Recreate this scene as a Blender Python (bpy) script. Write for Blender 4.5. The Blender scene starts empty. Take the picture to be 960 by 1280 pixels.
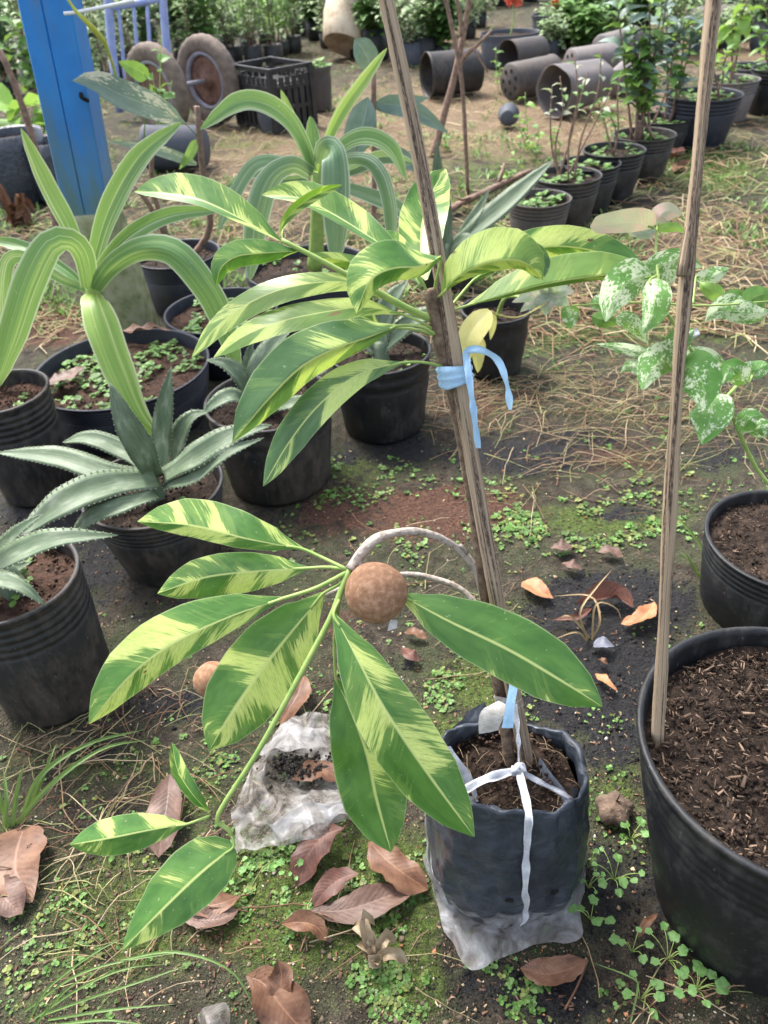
import bpy, math, random
import numpy as np
from mathutils import Vector, Matrix, noise as mnoise

# ------------------------------------------------------------------ camera, sky, sun, exposure
scene = bpy.context.scene
COL = scene.collection
PITCH, ROLL, FPX, CAMH = math.radians(38), math.radians(4), 962.0, 1.0
fwd = Vector((0, math.cos(PITCH), -math.sin(PITCH)))
up0 = Vector((0, math.sin(PITCH), math.cos(PITCH)))
rt0 = Vector((1, 0, 0))
rt = math.cos(ROLL) * rt0 - math.sin(ROLL) * up0
upv = math.cos(ROLL) * up0 + math.sin(ROLL) * rt0
CAM = Vector((0, 0, CAMH))
cd = bpy.data.cameras.new('camera')
cam = bpy.data.objects.new('camera', cd)
COL.objects.link(cam)
cd.sensor_fit = 'VERTICAL'
cd.sensor_height = 36.0
cd.sensor_width = 36.0
cd.lens = FPX / 1280 * 36
cd.clip_start, cd.clip_end = 0.02, 400
m3 = Matrix((rt, upv, -fwd)).transposed()
cam.matrix_world = Matrix.Translation(CAM) @ m3.to_4x4()
cd.dof.use_dof = True
cd.dof.focus_distance = 0.86
cd.dof.aperture_fstop = 9.0
scene.camera = cam

SUN_EL, SUN_AZ = math.radians(58), math.radians(-35)      # azimuth from +Y towards +X
world = bpy.data.worlds.new('World')
scene.world = world
world.use_nodes = True
wn = world.node_tree.nodes
sky = wn.new('ShaderNodeTexSky')
sky.sky_type = 'NISHITA'
sky.sun_disc = False
sky.sun_elevation = SUN_EL
sky.sun_rotation = SUN_AZ
sky.air_density = 1.0
sky.dust_density = 4.0
sky.ozone_density = 1.0
bg = wn['Background']
bg.inputs['Strength'].default_value = 0.12
hs = wn.new('ShaderNodeHueSaturation')                     # thin cloud: the blue is washed out evenly over the whole sky
hs.inputs['Saturation'].default_value = 0.55
world.node_tree.links.new(sky.outputs[0], hs.inputs['Color'])
world.node_tree.links.new(hs.outputs[0], bg.inputs['Color'])
sd = bpy.data.lights.new('sun', 'SUN')
sun = bpy.data.objects.new('sun', sd)
COL.objects.link(sun)
sd.energy = 1.5
sd.angle = math.radians(14)
sd.color = (1.0, 0.97, 0.92)
sdir = Vector((math.sin(SUN_AZ) * math.cos(SUN_EL), math.cos(SUN_AZ) * math.cos(SUN_EL), math.sin(SUN_EL)))
sun.rotation_euler = sdir.to_track_quat('Z', 'Y').to_euler()
vs = scene.view_settings
vs.view_transform = 'Standard'
vs.look = 'None'
vs.gamma = 1
vs.exposure = 1.84
vs.use_curve_mapping = False
scene.cycles.use_denoising = True
scene.cycles.max_bounces = 5
scene.cycles.diffuse_bounces = 3
scene.cycles.glossy_bounces = 2
scene.cycles.transmission_bounces = 3
scene.cycles.transparent_max_bounces = 8
scene.cycles.use_adaptive_sampling = True
scene.cycles.adaptive_threshold = 0.02

random.seed(7)
R = random.random
def U(a, b): return a + (b - a) * random.random()

# ------------------------------------------------------------------ picture -> place
def ray(px, py): return fwd + (px - 480) / FPX * rt - (py - 640) / FPX * upv
def P(px, py, d): return CAM + d * ray(px, py)                      # at a depth
def at(px, py, z=0.0):                                              # on a level
    v = ray(px, py); return CAM + ((z - CAMH) / v.z) * v
def Yp(px, py, y):                                                  # on an upright plane
    v = ray(px, py); return CAM + (y / v.y) * v
def proj(q):
    q = q - CAM; z = q.dot(fwd); return 480 + FPX * q.dot(rt) / z, 640 - FPX * q.dot(upv) / z, z
def depth(q): return (q - CAM).dot(fwd)
def gh(x, y):
    a = 0.007 * mnoise.noise(Vector((x * 2.3, y * 2.3, 0))) + 0.0035 * mnoise.noise(Vector((x * 9, y * 9, 3.1)))
    return a * (1.0 if y < 4 else max(0.0, 1 - (y - 4) / 3)) - 0.002
def onground(px, py, dz=0.0):
    q = at(px, py, 0.0); q = at(px, py, gh(q.x, q.y) + dz); return q

# ------------------------------------------------------------------ object helpers
WL = {}
def link(o, parent=None, label=None, cat=None, group=None, kind=None):
    COL.objects.link(o)
    if parent is not None: o.parent = parent
    if label: o['label'] = label
    if cat: o['category'] = cat
    if group: o['group'] = group
    if kind: o['kind'] = kind
    return o
def thing(name, loc, label, cat, group=None):
    o = bpy.data.objects.new(name, None)
    o.empty_display_size = 0.05
    o.location = loc
    WL[o] = Vector(loc)
    return link(o, None, label, cat, group)
def mesh(name, v, f, uv=None, seed=0.0, col=None, smooth=True):
    me = bpy.data.meshes.new(name)
    me.from_pydata([tuple(q) for q in v], [], f)
    n = len(me.loops)
    idx = np.empty(n, np.int32); me.loops.foreach_get('vertex_index', idx)
    if uv is not None:
        l = me.uv_layers.new(name='UVMap')
        l.data.foreach_set('uv', np.asarray(uv, np.float32)[idx].ravel())
        l2 = me.uv_layers.new(name='Seed')
        l2.data.foreach_set('uv', np.tile(np.array([seed, seed * 1.7], np.float32), n))
    if col is not None:
        a = me.color_attributes.new('Col', 'FLOAT_COLOR', 'POINT')
        a.data.foreach_set('color', np.asarray(col, np.float32).ravel())
    me.polygons.foreach_set('use_smooth', [smooth] * len(me.polygons))
    me.update()
    return me
def obj(name, me, mat, parent=None, label=None, cat=None, group=None, kind=None, loc=None):
    """link a mesh built in world coordinates; its origin goes to the parent's place (or to loc)"""
    o = bpy.data.objects.new(name, me)
    base = WL.get(parent, Vector((0, 0, 0))) if parent is not None else (Vector(loc) if loc is not None else Vector((0, 0, 0)))
    if base.length > 0:
        me.transform(Matrix.Translation(-base))
    if parent is None:
        o.location = base
    WL[o] = base
    if mat is not None and not me.materials: me.materials.append(mat)
    return link(o, parent, label, cat, group, kind)

def catmull(p, n):
    """n+1 points, with an extra coordinate list allowed"""
    p = [Vector(q) for q in p]
    if len(p) == 2: p = [p[0], (p[0] + p[1]) / 2, p[1]]
    L = [0]
    for a, b in zip(p, p[1:]): L.append(L[-1] + (b - a).length)
    out = []
    for i in range(n + 1):
        s = L[-1] * i / n
        k = 0
        while k < len(p) - 2 and L[k + 1] < s: k += 1
        t = (s - L[k]) / max(1e-9, L[k + 1] - L[k])
        p1, p2 = p[k], p[k + 1]
        p0 = p[k - 1] if k > 0 else p1 * 2 - p2
        p3 = p[k + 2] if k + 2 < len(p) else p2 * 2 - p1
        out.append(0.5 * ((2 * p1) + (p2 - p0) * t + (2 * p0 - 5 * p1 + 4 * p2 - p3) * t * t + (3 * p1 - p0 - 3 * p2 + p3) * t ** 3))
    return out
def interp(prof, v):
    for (a, wa), (b, wb) in zip(prof, prof[1:]):
        if v <= b:
            t = (v - a) / (b - a); t = t * t * (3 - 2 * t) * .5 + t * .5
            return wa + (wb - wa) * t
    return prof[-1][1]
def tube_data(pts, rad, n=16, k=8, rough=0.0, seed=0.0, flat=1.0):
    c = catmull(pts, n)
    v, f, uv = [], [], []
    nrm = None
    L = 0
    for i, q in enumerate(c):
        T = (c[min(i + 1, n)] - c[max(i - 1, 0)]).normalized()
        if nrm is None:
            nrm = T.orthogonal().normalized()
        nrm = (nrm - T * nrm.dot(T)).normalized()
        b = T.cross(nrm)
        if i: L += (q - c[i - 1]).length
        t = i / n
        r = rad(t) if callable(rad) else rad[0] + (rad[1] - rad[0]) * t
        for j in range(k):
            a = 2 * math.pi * j / k
            rr = r
            if rough: rr *= 1 + rough * mnoise.noise(Vector((math.cos(a) * 1.5, math.sin(a) * 1.5, L * 40 + seed)))
            v.append(q + nrm * (rr * math.cos(a)) + b * (rr * flat * math.sin(a)))
            uv.append((j / k, L))
    for i in range(n):
        for j in range(k):
            f.append((i * k + j, i * k + (j + 1) % k, (i + 1) * k + (j + 1) % k, (i + 1) * k + j))
    f.append(tuple(range(k - 1, -1, -1))); f.append(tuple(n * k + j for j in range(k)))
    return v, f, uv
def tube(name, pts, rad, mat, parent=None, n=16, k=8, rough=0.0, seed=0.0, flat=1.0, **kw):
    v, f, uv = tube_data(pts, rad, n, k, rough, seed, flat)
    return obj(name, mesh(name, v, f, uv, seed), mat, parent, **kw)
def join_data(parts):
    v, f, uv = [], [], []
    for a, b, c in parts:
        o = len(v)
        v += a; f += [tuple(i + o for i in q) for q in b]; uv += c
    return v, f, uv

SAPO = [(0, .06), (.06, .22), (.2, .66), (.38, .93), (.55, 1), (.72, .93), (.86, .66), (.95, .3), (1, .02)]
STRAP = [(0, .55), (.2, .72), (.5, 1), (.72, .92), (.88, .6), (.96, .28), (1, .02)]
OVATE = [(0, .25), (.05, .6), (.18, .93), (.35, 1), (.55, .9), (.75, .62), (.9, .3), (1, .02)]
AGAVE = [(0, .75), (.15, .72), (.4, 1), (.6, .92), (.8, .58), (.93, .24), (1, .02)]

def leaf_data(pts, wl, wr, prof, fl=15, fr=15, wave=0.0, n=18, normal=None, seed=0.0, curl=0.0, wfreq=3.0, tear=0.0):
    """blade along pts (world). wl, wr = half widths in metres on the left and the right, fl, fr = fold in degrees towards the viewed side."""
    c = catmull(pts, n)
    A = (0, .1, .4, .75, 1)
    v, f, uv = [], [], []
    rows = []
    prevL = None
    for i, q in enumerate(c):
        T = (c[min(i + 1, n)] - c[max(i - 1, 0)]).normalized()
        V = (CAM - q).normalized() if normal is None else normal
        Lf = V.cross(T)
        if Lf.length < .12 and prevL is not None: Lf = prevL
        Lf = (Lf - T * Lf.dot(T)).normalized()
        if prevL is not None: Lf = (Lf + prevL * .6); Lf = (Lf - T * Lf.dot(T)).normalized()
        prevL = Lf
        N = T.cross(Lf).normalized()
        t = i / n
        w = interp(prof, t)
        row = []
        for side, wm, fo in ((1, wl, fl), (-1, wr, fr)):
            for a in A:
                if a == 0 and side == -1: continue
                aw = a * w * wm
                h = aw * math.tan(math.radians(fo)) * (1 - curl * a)
                if wave:
                    h += wave * wm * a * a * w * math.sin(wfreq * 2 * math.pi * t + seed * 5 + side * 1.3) + wave * .5 * wm * a * mnoise.noise(Vector((t * 5, side, seed)))
                if tear and a == 1: aw *= 1 - tear * max(0, mnoise.noise(Vector((t * 14, side * 3, seed * 3))))
                h -= (0.0009 * (1 - abs(a - .1) / .1) if a < .1 else 0)
                row.append((side * a, q + Lf * (side * aw) + N * h, (.5 + .5 * side * a, t)))
        row.sort(key=lambda e: e[0])
        rows.append(row)
    k = len(rows[0])
    for r_ in rows:
        for _, q, w in r_: v.append(q); uv.append(w)
    for i in range(n):
        for j in range(k - 1):
            f.append((i * k + j, (i + 1) * k + j, (i + 1) * k + j + 1, i * k + j + 1))
    return v, f, uv
_seed = [0.0]
def leaf(parent, pts, wl, wr, mat, fl=15, fr=15, prof=SAPO, under=False, wave=0.0, stalk=None, sr=0.0016, smat=None, name='leaf', mode='d', px=True, normal=None, label=None, n=18, curl=0.0, wfreq=3.0, tear=0.0, seed=None, **kw):
    """a leaf whose centreline is given in picture points: mode d = depth, y = upright plane, g = height over the ground"""
    fn = {'d': P, 'y': Yp, 'g': onground, 'z': at}[mode]
    w = [fn(*q) for q in pts] if not isinstance(pts[0], Vector) else pts
    md = depth(w[len(w) // 2])
    s = md / FPX if px else 1.0
    if seed is None:
        _seed[0] += 1.0; seed = _seed[0] * 0.737
    v, f, uv = leaf_data(w, wl * s, wr * s, prof, fl, fr, wave, n, normal, seed, curl, wfreq, tear)
    if under: f = [q[::-1] for q in f]                              # the underside shows
    o = obj(name, mesh(name, v, f, uv, seed), mat, parent, label=label, **kw)
    if stalk:
        st = [fn(*q) for q in stalk] if not isinstance(stalk[0], Vector) else stalk
        tube('stalk', [w[1].lerp(w[0], .7)] + [w[0]] + st, (sr * .75, sr), smat or mat, o, n=10, k=6)
    return o

# many small pieces in one mesh
class Batch:
    def __init__(s): s.v, s.f3, s.c, s.n = [], [], [], 0
    def add(s, v, f, c):
        v = np.asarray(v, np.float32)
        s.v.append(v); s.f3.append(np.asarray(f, np.int32) + s.n); s.n += len(v)
        s.c.append(np.tile(np.array([c[0], c[1], c[2], 1], np.float32), (len(v), 1)))
    def build(s, name, mat, parent=None, **kw):
        me = bpy.data.meshes.new(name)
        v = np.concatenate(s.v); f = np.concatenate(s.f3); c = np.concatenate(s.c)
        me.vertices.add(len(v)); me.vertices.foreach_set('co', v.ravel())
        me.loops.add(f.size); me.loops.foreach_set('vertex_index', f.ravel().astype(np.int32))
        me.polygons.add(len(f)); me.polygons.foreach_set('loop_start', np.arange(0, f.size, 3, dtype=np.int32))
        a = me.color_attributes.new('Col', 'FLOAT_COLOR', 'POINT'); a.data.foreach_set('color', c.ravel())
        me.update(calc_edges=True); me.validate()
        return obj(name, me, mat, parent, **kw)
def rotm(rx, ry, rz):
    return np.array(Matrix.Rotation(rz, 3, 'Z') @ Matrix.Rotation(ry, 3, 'Y') @ Matrix.Rotation(rx, 3, 'X'), np.float32)
_a = np.arange(6) * math.pi / 3
DISC = np.stack([1 + np.cos(_a) * 1.0, np.sin(_a) * .95, np.where(np.cos(_a) > .6, -.12, .1)], 1).astype(np.float32)
DISCF = np.array([(0, 1, 2), (0, 2, 3), (0, 3, 4), (0, 4, 5)])
def clover(b, q, size, nl, c, lift=1.0):
    """a sprig of a few round leaflets"""
    for k in range(nl):
        az = 2 * math.pi * k / nl + U(-.5, .5)
        M = rotm(U(-.35, .35), U(-.5, .25), az)
        s = size * U(.7, 1.15)
        v = DISC * s @ M.T + np.array([q.x, q.y, q.z + lift * size * U(.3, 1.3)], np.float32)
        g = U(.75, 1.25)
        b.add(v, DISCF, (c[0] * g, c[1] * g * U(.93, 1.07), c[2] * g))
CHIP = np.array([(-1, -.3, 0), (1, -.22, 0), (1.1, .2, .1), (-.9, .3, .05), (-.9, -.2, .3), (.9, -.15, .28), (1, .15, .35), (-1, .2, .3)], np.float32)
CHIPF = np.array([(0, 2, 1), (0, 3, 2), (4, 5, 6), (4, 6, 7), (0, 1, 5), (0, 5, 4), (1, 2, 6), (1, 6, 5), (2, 3, 7), (2, 7, 6), (3, 0, 4), (3, 4, 7)])
CRUMB = np.array([(1, 0, 0), (0, 1, 0), (-1, 0, 0), (0, -1, 0), (0, 0, .8), (0, 0, -.8)], np.float32)
CRUMBF = np.array([(0, 1, 4), (1, 2, 4), (2, 3, 4), (3, 0, 4), (1, 0, 5), (2, 1, 5), (3, 2, 5), (0, 3, 5)])
def crumb(b, q, s, c):
    M = rotm(U(0, 6), U(0, 6), U(0, 6))
    v = (CRUMB * np.random.uniform(.6, 1.2, (6, 1))) * s @ M.T + np.array(q, np.float32)
    b.add(v, CRUMBF, c)
def strand(b, p, r, c):
    """thin three-sided stalk through world points"""
    v = []
    for i, q in enumerate(p):
        T = (p[min(i + 1, len(p) - 1)] - p[max(i - 1, 0)]).normalized()
        s = T.cross(Vector((0, 0, 1)))
        s = s.normalized() if s.length > 1e-4 else Vector((1, 0, 0))
        t = s.cross(T)
        rr = r * (1 - .55 * i / len(p))
        v += [q + s * rr, q - s * rr, q + t * rr * 1.3]
    f = []
    for i in range(len(p) - 1):
        for j in range(3):
            a, b_ = i * 3 + j, i * 3 + (j + 1) % 3
            f += [(a, b_, b_ + 3), (a, b_ + 3, a + 3)]
    b.add([tuple(q) for q in v], f, c)
np.random.seed(5)

# ------------------------------------------------------------------ materials
class NT:
    def __init__(s, name):
        s.m = bpy.data.materials.new(name); s.m.use_nodes = True
        s.t = s.m.node_tree; s.n = s.t.nodes; s.p = s.n['Principled BSDF']; s.out = s.n['Material Output']
    def set(s, sock, val):
        if hasattr(val, 'is_linked') or isinstance(val, bpy.types.NodeSocket): s.t.links.new(val, sock)
        else: sock.default_value = val
    def math(s, op, a, b=None, c=None, clamp=False):
        k = s.n.new('ShaderNodeMath'); k.operation = op; k.use_clamp = clamp
        s.set(k.inputs[0], a)
        if b is not None: s.set(k.inputs[1], b)
        if c is not None: s.set(k.inputs[2], c)
        return k.outputs[0]
    def noise(s, vec, scale, detail=3, rough=.55, dist=0.0):
        k = s.n.new('ShaderNodeTexNoise')
        if vec is not None: s.set(k.inputs['Vector'], vec)
        k.inputs['Scale'].default_value = scale; k.inputs['Detail'].default_value = detail
        k.inputs['Roughness'].default_value = rough; k.inputs['Distortion'].default_value = dist
        return k.outputs['Fac']
    def ramp(s, fac, stops, interp='LINEAR'):
        k = s.n.new('ShaderNodeValToRGB'); k.color_ramp.interpolation = interp
        e = k.color_ramp.elements
        while len(e) < len(stops): e.new(0.5)
        for el, (p, c) in zip(e, stops):
            el.position = p; el.color = (c[0], c[1], c[2], 1) if not isinstance(c, (int, float)) else (c, c, c, 1)
        s.set(k.inputs[0], fac); return k.outputs['Color']
    def mix(s, fac, a, b, blend='MIX'):
        k = s.n.new('ShaderNodeMix'); k.data_type = 'RGBA'; k.blend_type = blend
        s.set(k.inputs[0], fac)
        for i, x in ((6, a), (7, b)):
            s.set(k.inputs[i], x if not isinstance(x, tuple) else (x[0], x[1], x[2], 1))
        return k.outputs[2]
    def uv(s, name='UVMap'):
        k = s.n.new('ShaderNodeUVMap'); k.uv_map = name; return k.outputs[0]
    def sep(s, vec):
        k = s.n.new('ShaderNodeSeparateXYZ'); s.set(k.inputs[0], vec); return k.outputs
    def comb(s, x, y, z):
        k = s.n.new('ShaderNodeCombineXYZ')
        for i, a in enumerate((x, y, z)): s.set(k.inputs[i], a)
        return k.outputs[0]
    def coord(s, which='Object'): return s.n.new('ShaderNodeTexCoord').outputs[which]
    def scale(s, vec, sc):
        k = s.n.new('ShaderNodeMapping'); s.set(k.inputs[0], vec); k.inputs['Scale'].default_value = sc; return k.outputs[0]
    def attr(s, name='Col'):
        k = s.n.new('ShaderNodeAttribute'); k.attribute_name = name; return k.outputs['Color']
    def backface(s): return s.n.new('ShaderNodeNewGeometry').outputs['Backfacing']
    def bump(s, h, strength=.3, dist=.002):
        k = s.n.new('ShaderNodeBump'); k.inputs['Strength'].default_value = strength; k.inputs['Distance'].default_value = dist
        s.set(k.inputs['Height'], h); s.t.links.new(k.outputs[0], s.p.inputs['Normal']); return k.outputs[0]
    def fin(s, color, rough=.5, spec=.5, translucent=0.0, tcol=None, alpha=None, normal=None):
        s.set(s.p.inputs['Base Color'], color if not isinstance(color, tuple) else (*color[:3], 1))
        s.set(s.p.inputs['Roughness'], rough)
        s.p.inputs['Specular IOR Level'].default_value = spec
        if alpha is not None: s.set(s.p.inputs['Alpha'], alpha)
        if translucent:
            tr = s.n.new('ShaderNodeBsdfTranslucent')
            c = tcol if tcol is not None else color
            s.set(tr.inputs[0], c if not isinstance(c, tuple) else (*c[:3], 1))
            mx = s.n.new('ShaderNodeMixShader'); mx.inputs[0].default_value = translucent
            s.t.links.new(s.p.outputs[0], mx.inputs[1]); s.t.links.new(tr.outputs[0], mx.inputs[2])
            s.t.links.new(mx.outputs[0], s.out.inputs[0])
        return s.m

def simple(name, c1, c2, scale=20, rough=.6, bump=.3, bscale=120, bdist=.002, spec=.4, detail=4, c3=None, stretch=None, lo=.35, hi=.65):
    k = NT(name)
    co = k.coord()
    if stretch: co = k.scale(co, stretch)
    f = k.noise(co, scale, detail)
    stops = [(lo, c1), (hi, c2)] if c3 is None else [(lo - .05, c1), ((lo + hi) / 2, c2), (hi + .07, c3)]
    col = k.ramp(f, stops)
    k.bump(k.noise(co, bscale, 4), bump, bdist)
    return k.fin(col, rough, spec)
def vcol(name, rough=.6, trans=0.0, spec=.35, var=.25, scale=90):
    k = NT(name)
    a = k.attr()
    f = k.noise(k.coord(), scale, 3)
    col = k.mix(1.0, a, k.ramp(f, [(.3, 1 - var), (.7, 1 + var)]), 'MULTIPLY')
    return k.fin(col, rough, spec, trans)

def sapodilla_mat(name, yellow=.5, deep=(.046, .145, .022), light=(.105, .25, .046), pale=(.7, .74, .28)):
    """green blade with cream-lime blotches that run out along the side veins"""
    k = NT(name)
    u, v, _ = k.sep(k.uv())
    sx, sy, _ = k.sep(k.uv('Seed'))
    a = k.math('SUBTRACT', k.math('MULTIPLY', u, 2.0), 1.0)
    ab = k.math('ABSOLUTE', a)
    side = k.math('SIGN', a)
    s = k.math('SUBTRACT', v, k.math('MULTIPLY', ab, .13))          # follows the side veins
    vec = k.comb(k.math('MULTIPLY', s, 5.0), k.math('ADD', k.math('MULTIPLY', a, .38), k.math('MULTIPLY', side, 1.35)), sx)
    big = k.noise(vec, 1.0, 2, .5)
    vec2 = k.comb(k.math('MULTIPLY', s, 75.0), k.math('MULTIPLY', a, 1.3), sy)
    streak = k.noise(vec2, 1.0, 2, .6)
    m = k.math('ADD', big, k.math('MULTIPLY', k.math('SUBTRACT', streak, .5), .27))
    th = .6 - .19 * yellow
    mask = k.ramp(m, [(th - .005, 0), (th + .02, .72), (th + .07, 1)])
    half = k.ramp(m, [(th - .085, 0), (th - .06, .34), (th, .34)])
    gn = k.noise(k.comb(k.math('MULTIPLY', s, 6), k.math('MULTIPLY', a, 2), sx), 1.0, 3)
    green = k.ramp(gn, [(.3, deep), (.7, light)])
    col = k.mix(half, green, (pale[0] * .34, pale[1] * .5, pale[2] * .3))
    pv = k.mix(gn, pale, (pale[0] * .75, pale[1] * .92, pale[2] * .55))
    fine = k.noise(k.comb(k.math('MULTIPLY', s, 190.0), k.math('MULTIPLY', a, 5.0), sx), 1.0, 2, .6)      # green veinlets in the pale patches
    pv = k.mix(k.ramp(fine, [(.5, 0), (.66, .55)]), pv, (.26, .4, .08))
    col = k.mix(mask, col, pv)
    rib = k.ramp(ab, [(.022, 1), (.06, 0)])
    col = k.mix(k.math('MULTIPLY', rib, .85), col, (.58, .66, .24))
    spot = k.ramp(k.noise(k.comb(k.math('MULTIPLY', v, 7), k.math('MULTIPLY', a, 1.6), sy), 1.0, 2), [(.74, 0), (.76, 1)])
    col = k.mix(spot, col, (.17, .05, .03))
    edge = k.ramp(ab, [(.955, 0), (.99, 1)])
    col = k.mix(k.math('MULTIPLY', edge, .5), col, (.5, .58, .3))
    fleck = k.ramp(k.noise(k.coord(), 260, 2), [(.7, 0), (.74, .5)])
    col = k.mix(fleck, col, (.42, .48, .3))
    back = k.backface()
    col = k.mix(k.math('MULTIPLY', back, .3), col, (.24, .33, .06))
    w = k.n.new('ShaderNodeTexWave'); w.wave_profile = 'SIN'
    k.set(w.inputs['Vector'], k.comb(k.math('MULTIPLY', s, 7.0), 0.0, 0.0)); w.inputs['Scale'].default_value = 1.0
    h = k.math('ADD', k.math('MULTIPLY', w.outputs['Fac'], .5), k.math('MULTIPLY', streak, .8))
    k.bump(h, .1, .0006)
    rg = k.math('ADD', .24, k.math('MULTIPLY', k.noise(k.coord(), 60, 2), .28))
    return k.fin(col, rg, .6, .26, k.mix(.12, k.mix(1.0, col, (1.25, 1.3, .6), 'MULTIPLY'), (.26, .42, .03)))

def strap_mat(name, green=(.085, .2, .06), lime=(.26, .4, .09), white=(.55, .62, .42), bias=.5):
    k = NT(name)
    u, v, _ = k.sep(k.uv()); sx, sy, _ = k.sep(k.uv('Seed'))
    a = k.math('SUBTRACT', k.math('MULTIPLY', u, 2.0), 1.0); ab = k.math('ABSOLUTE', a)
    st = k.noise(k.comb(k.math('MULTIPLY', u, 9.0), k.math('MULTIPLY', v, .5), sx), 1.0, 3, .6)
    fine = k.noise(k.comb(k.math('MULTIPLY', u, 34.0), k.math('MULTIPLY', v, 1.2), sy), 1.0, 2, .6)
    m = k.math('ADD', k.math('MULTIPLY', st, .75), k.math('MULTIPLY', fine, .25))
    col = k.ramp(m, [(.38, green), (.52, (green[0] * 1.5, green[1] * 1.35, green[2] * 1.4)), (.545 + .1 * (1 - bias), lime), (.61 + .1 * (1 - bias), white)])
    big = k.noise(k.comb(k.math('MULTIPLY', v, 2.0), sx, sy), 1.0, 2)
    col = k.mix(k.ramp(big, [(.45, 0), (.7, .4)]), col, lime)
    col = k.mix(k.ramp(ab, [(.86, 0), (.95, .85)]), col, white)
    fleck = k.ramp(k.noise(k.coord(), 160, 2), [(.71, 0), (.75, .6)])
    col = k.mix(fleck, col, (.6, .66, .5))
    k.bump(fine, .4, .002)
    return k.fin(col, .42, .5, .3, k.mix(.4, col, (.35, .45, .06)))

def agave_mat():
    k = NT('agave_leaf')
    u, v, _ = k.sep(k.uv()); sx, sy, _ = k.sep(k.uv('Seed'))
    n1 = k.noise(k.comb(k.math('MULTIPLY', u, 3), k.math('MULTIPLY', v, 5), sx), 1.0, 4)
    col = k.ramp(n1, [(.3, (.075, .115, .06)), (.55, (.14, .19, .11)), (.72, (.3, .34, .25))])
    stripe = k.noise(k.comb(k.math('MULTIPLY', u, 30), k.math('MULTIPLY', v, 1.5), sy), 1.0, 2)
    col = k.mix(k.ramp(stripe, [(.5, 0), (.75, .3)]), col, (.3, .4, .3))
    sc = k.ramp(k.noise(k.comb(k.math('MULTIPLY', u, 2.2), k.math('MULTIPLY', v, 4), sy), 1.0, 4), [(.7, 0), (.74, .8)])
    col = k.mix(sc, col, (.42, .25, .17))
    k.bump(stripe, .3, .002)
    return k.fin(col, .5, .4)

def plant_mat(name, c1, c2, trans=.3, rough=.45, rib=(.4, .5, .2), speck=None, amount=.5):
    """plain or speckled leaf"""
    k = NT(name)
    u, v, _ = k.sep(k.uv()); sx, sy, _ = k.sep(k.uv('Seed'))
    a = k.math('SUBTRACT', k.math('MULTIPLY', u, 2.0), 1.0); ab = k.math('ABSOLUTE', a)
    col = k.ramp(k.noise(k.comb(k.math('MULTIPLY', u, 3), k.math('MULTIPLY', v, 4), sx), 1.0, 4), [(.3, c1), (.7, c2)])
    if speck:
        big = k.noise(k.comb(u, k.math('MULTIPLY', v, 1.3), sy), 2.2, 2)
        f = k.noise(k.comb(k.math('MULTIPLY', u, 15), k.math('MULTIPLY', v, 19), sx), 1.0, 5, .7)
        m = k.math('ADD', f, k.math('MULTIPLY', k.math('SUBTRACT', big, .5), .8))
        t = .64 - .22 * amount
        col = k.mix(k.ramp(m, [(t, 0), (t + .05, 1)]), col, speck)
    col = k.mix(k.math('MULTIPLY', k.ramp(ab, [(.015, 1), (.05, 0)]), .6), col, rib)
    s = k.math('SUBTRACT', v, k.math('MULTIPLY', ab, .2))
    w = k.n.new('ShaderNodeTexWave'); k.set(w.inputs['Vector'], k.comb(k.math('MULTIPLY', s, 4.0), 0.0, 0.0)); w.inputs['Scale'].default_value = 1.0
    k.bump(w.outputs['Fac'], .1, .001)
    return k.fin(col, rough, .45, trans, k.mix(.4, col, (.3, .4, .05)))

def dry_mat(name, c1, c2, c3):
    k = NT(name)
    u, v, _ = k.sep(k.uv()); sx, sy, _ = k.sep(k.uv('Seed'))
    a = k.math('SUBTRACT', k.math('MULTIPLY', u, 2.0), 1.0); ab = k.math('ABSOLUTE', a)
    col = k.ramp(k.noise(k.comb(k.math('MULTIPLY', u, 2), k.math('MULTIPLY', v, 3), sx), 1.0, 6, .65), [(.3, c1), (.5, c2), (.72, c3)])
    col = k.mix(k.ramp(ab, [(.012, .6), (.04, 0)]), col, (c3[0] * 1.2, c3[1] * 1.1, c3[2]))
    s = k.math('SUBTRACT', v, k.math('MULTIPLY', ab, .2))
    w = k.n.new('ShaderNodeTexWave'); k.set(w.inputs['Vector'], k.comb(k.math('MULTIPLY', s, 4.5), 0.0, 0.0)); w.inputs['Scale'].default_value = 1.0; w.inputs['Distortion'].default_value = 2
    k.bump(k.math('ADD', k.math('MULTIPLY', w.outputs['Fac'], .35), k.noise(k.coord(), 200, 3)), .3, .0012)
    blot = k.ramp(k.noise(k.coord(), 140, 3), [(.66, 0), (.72, .6)])
    col = k.mix(blot, col, (c1[0] * .4, c1[1] * .4, c1[2] * .4))
    return k.fin(col, .5, .4, .1)

def plastic_pot_mat(name, base, dirt, amount=.5, rough=.42):
    k = NT(name)
    co = k.coord()
    n1 = k.noise(co, 9, 6, .7)
    n2 = k.noise(k.scale(co, (60, 60, 14)), 1.0, 4, .7)
    m = k.math('ADD', k.math('MULTIPLY', n1, .6), k.math('MULTIPLY', n2, .4))
    f = k.ramp(m, [(.56 - .18 * amount, 0), (.72 - .1 * amount, .75)])
    col = k.mix(f, base, dirt)
    sc = k.ramp(k.noise(k.scale(co, (230, 230, 60)), 1.0, 2), [(.7, 0), (.75, .35)])
    col = k.mix(sc, col, (.25, .25, .24))
    k.bump(k.noise(co, 90, 4), .15, .003)
    rg = k.ramp(m, [(.35, rough), (.65, min(1, rough + .4))])
    return k.fin(col, rg, .45)

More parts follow.
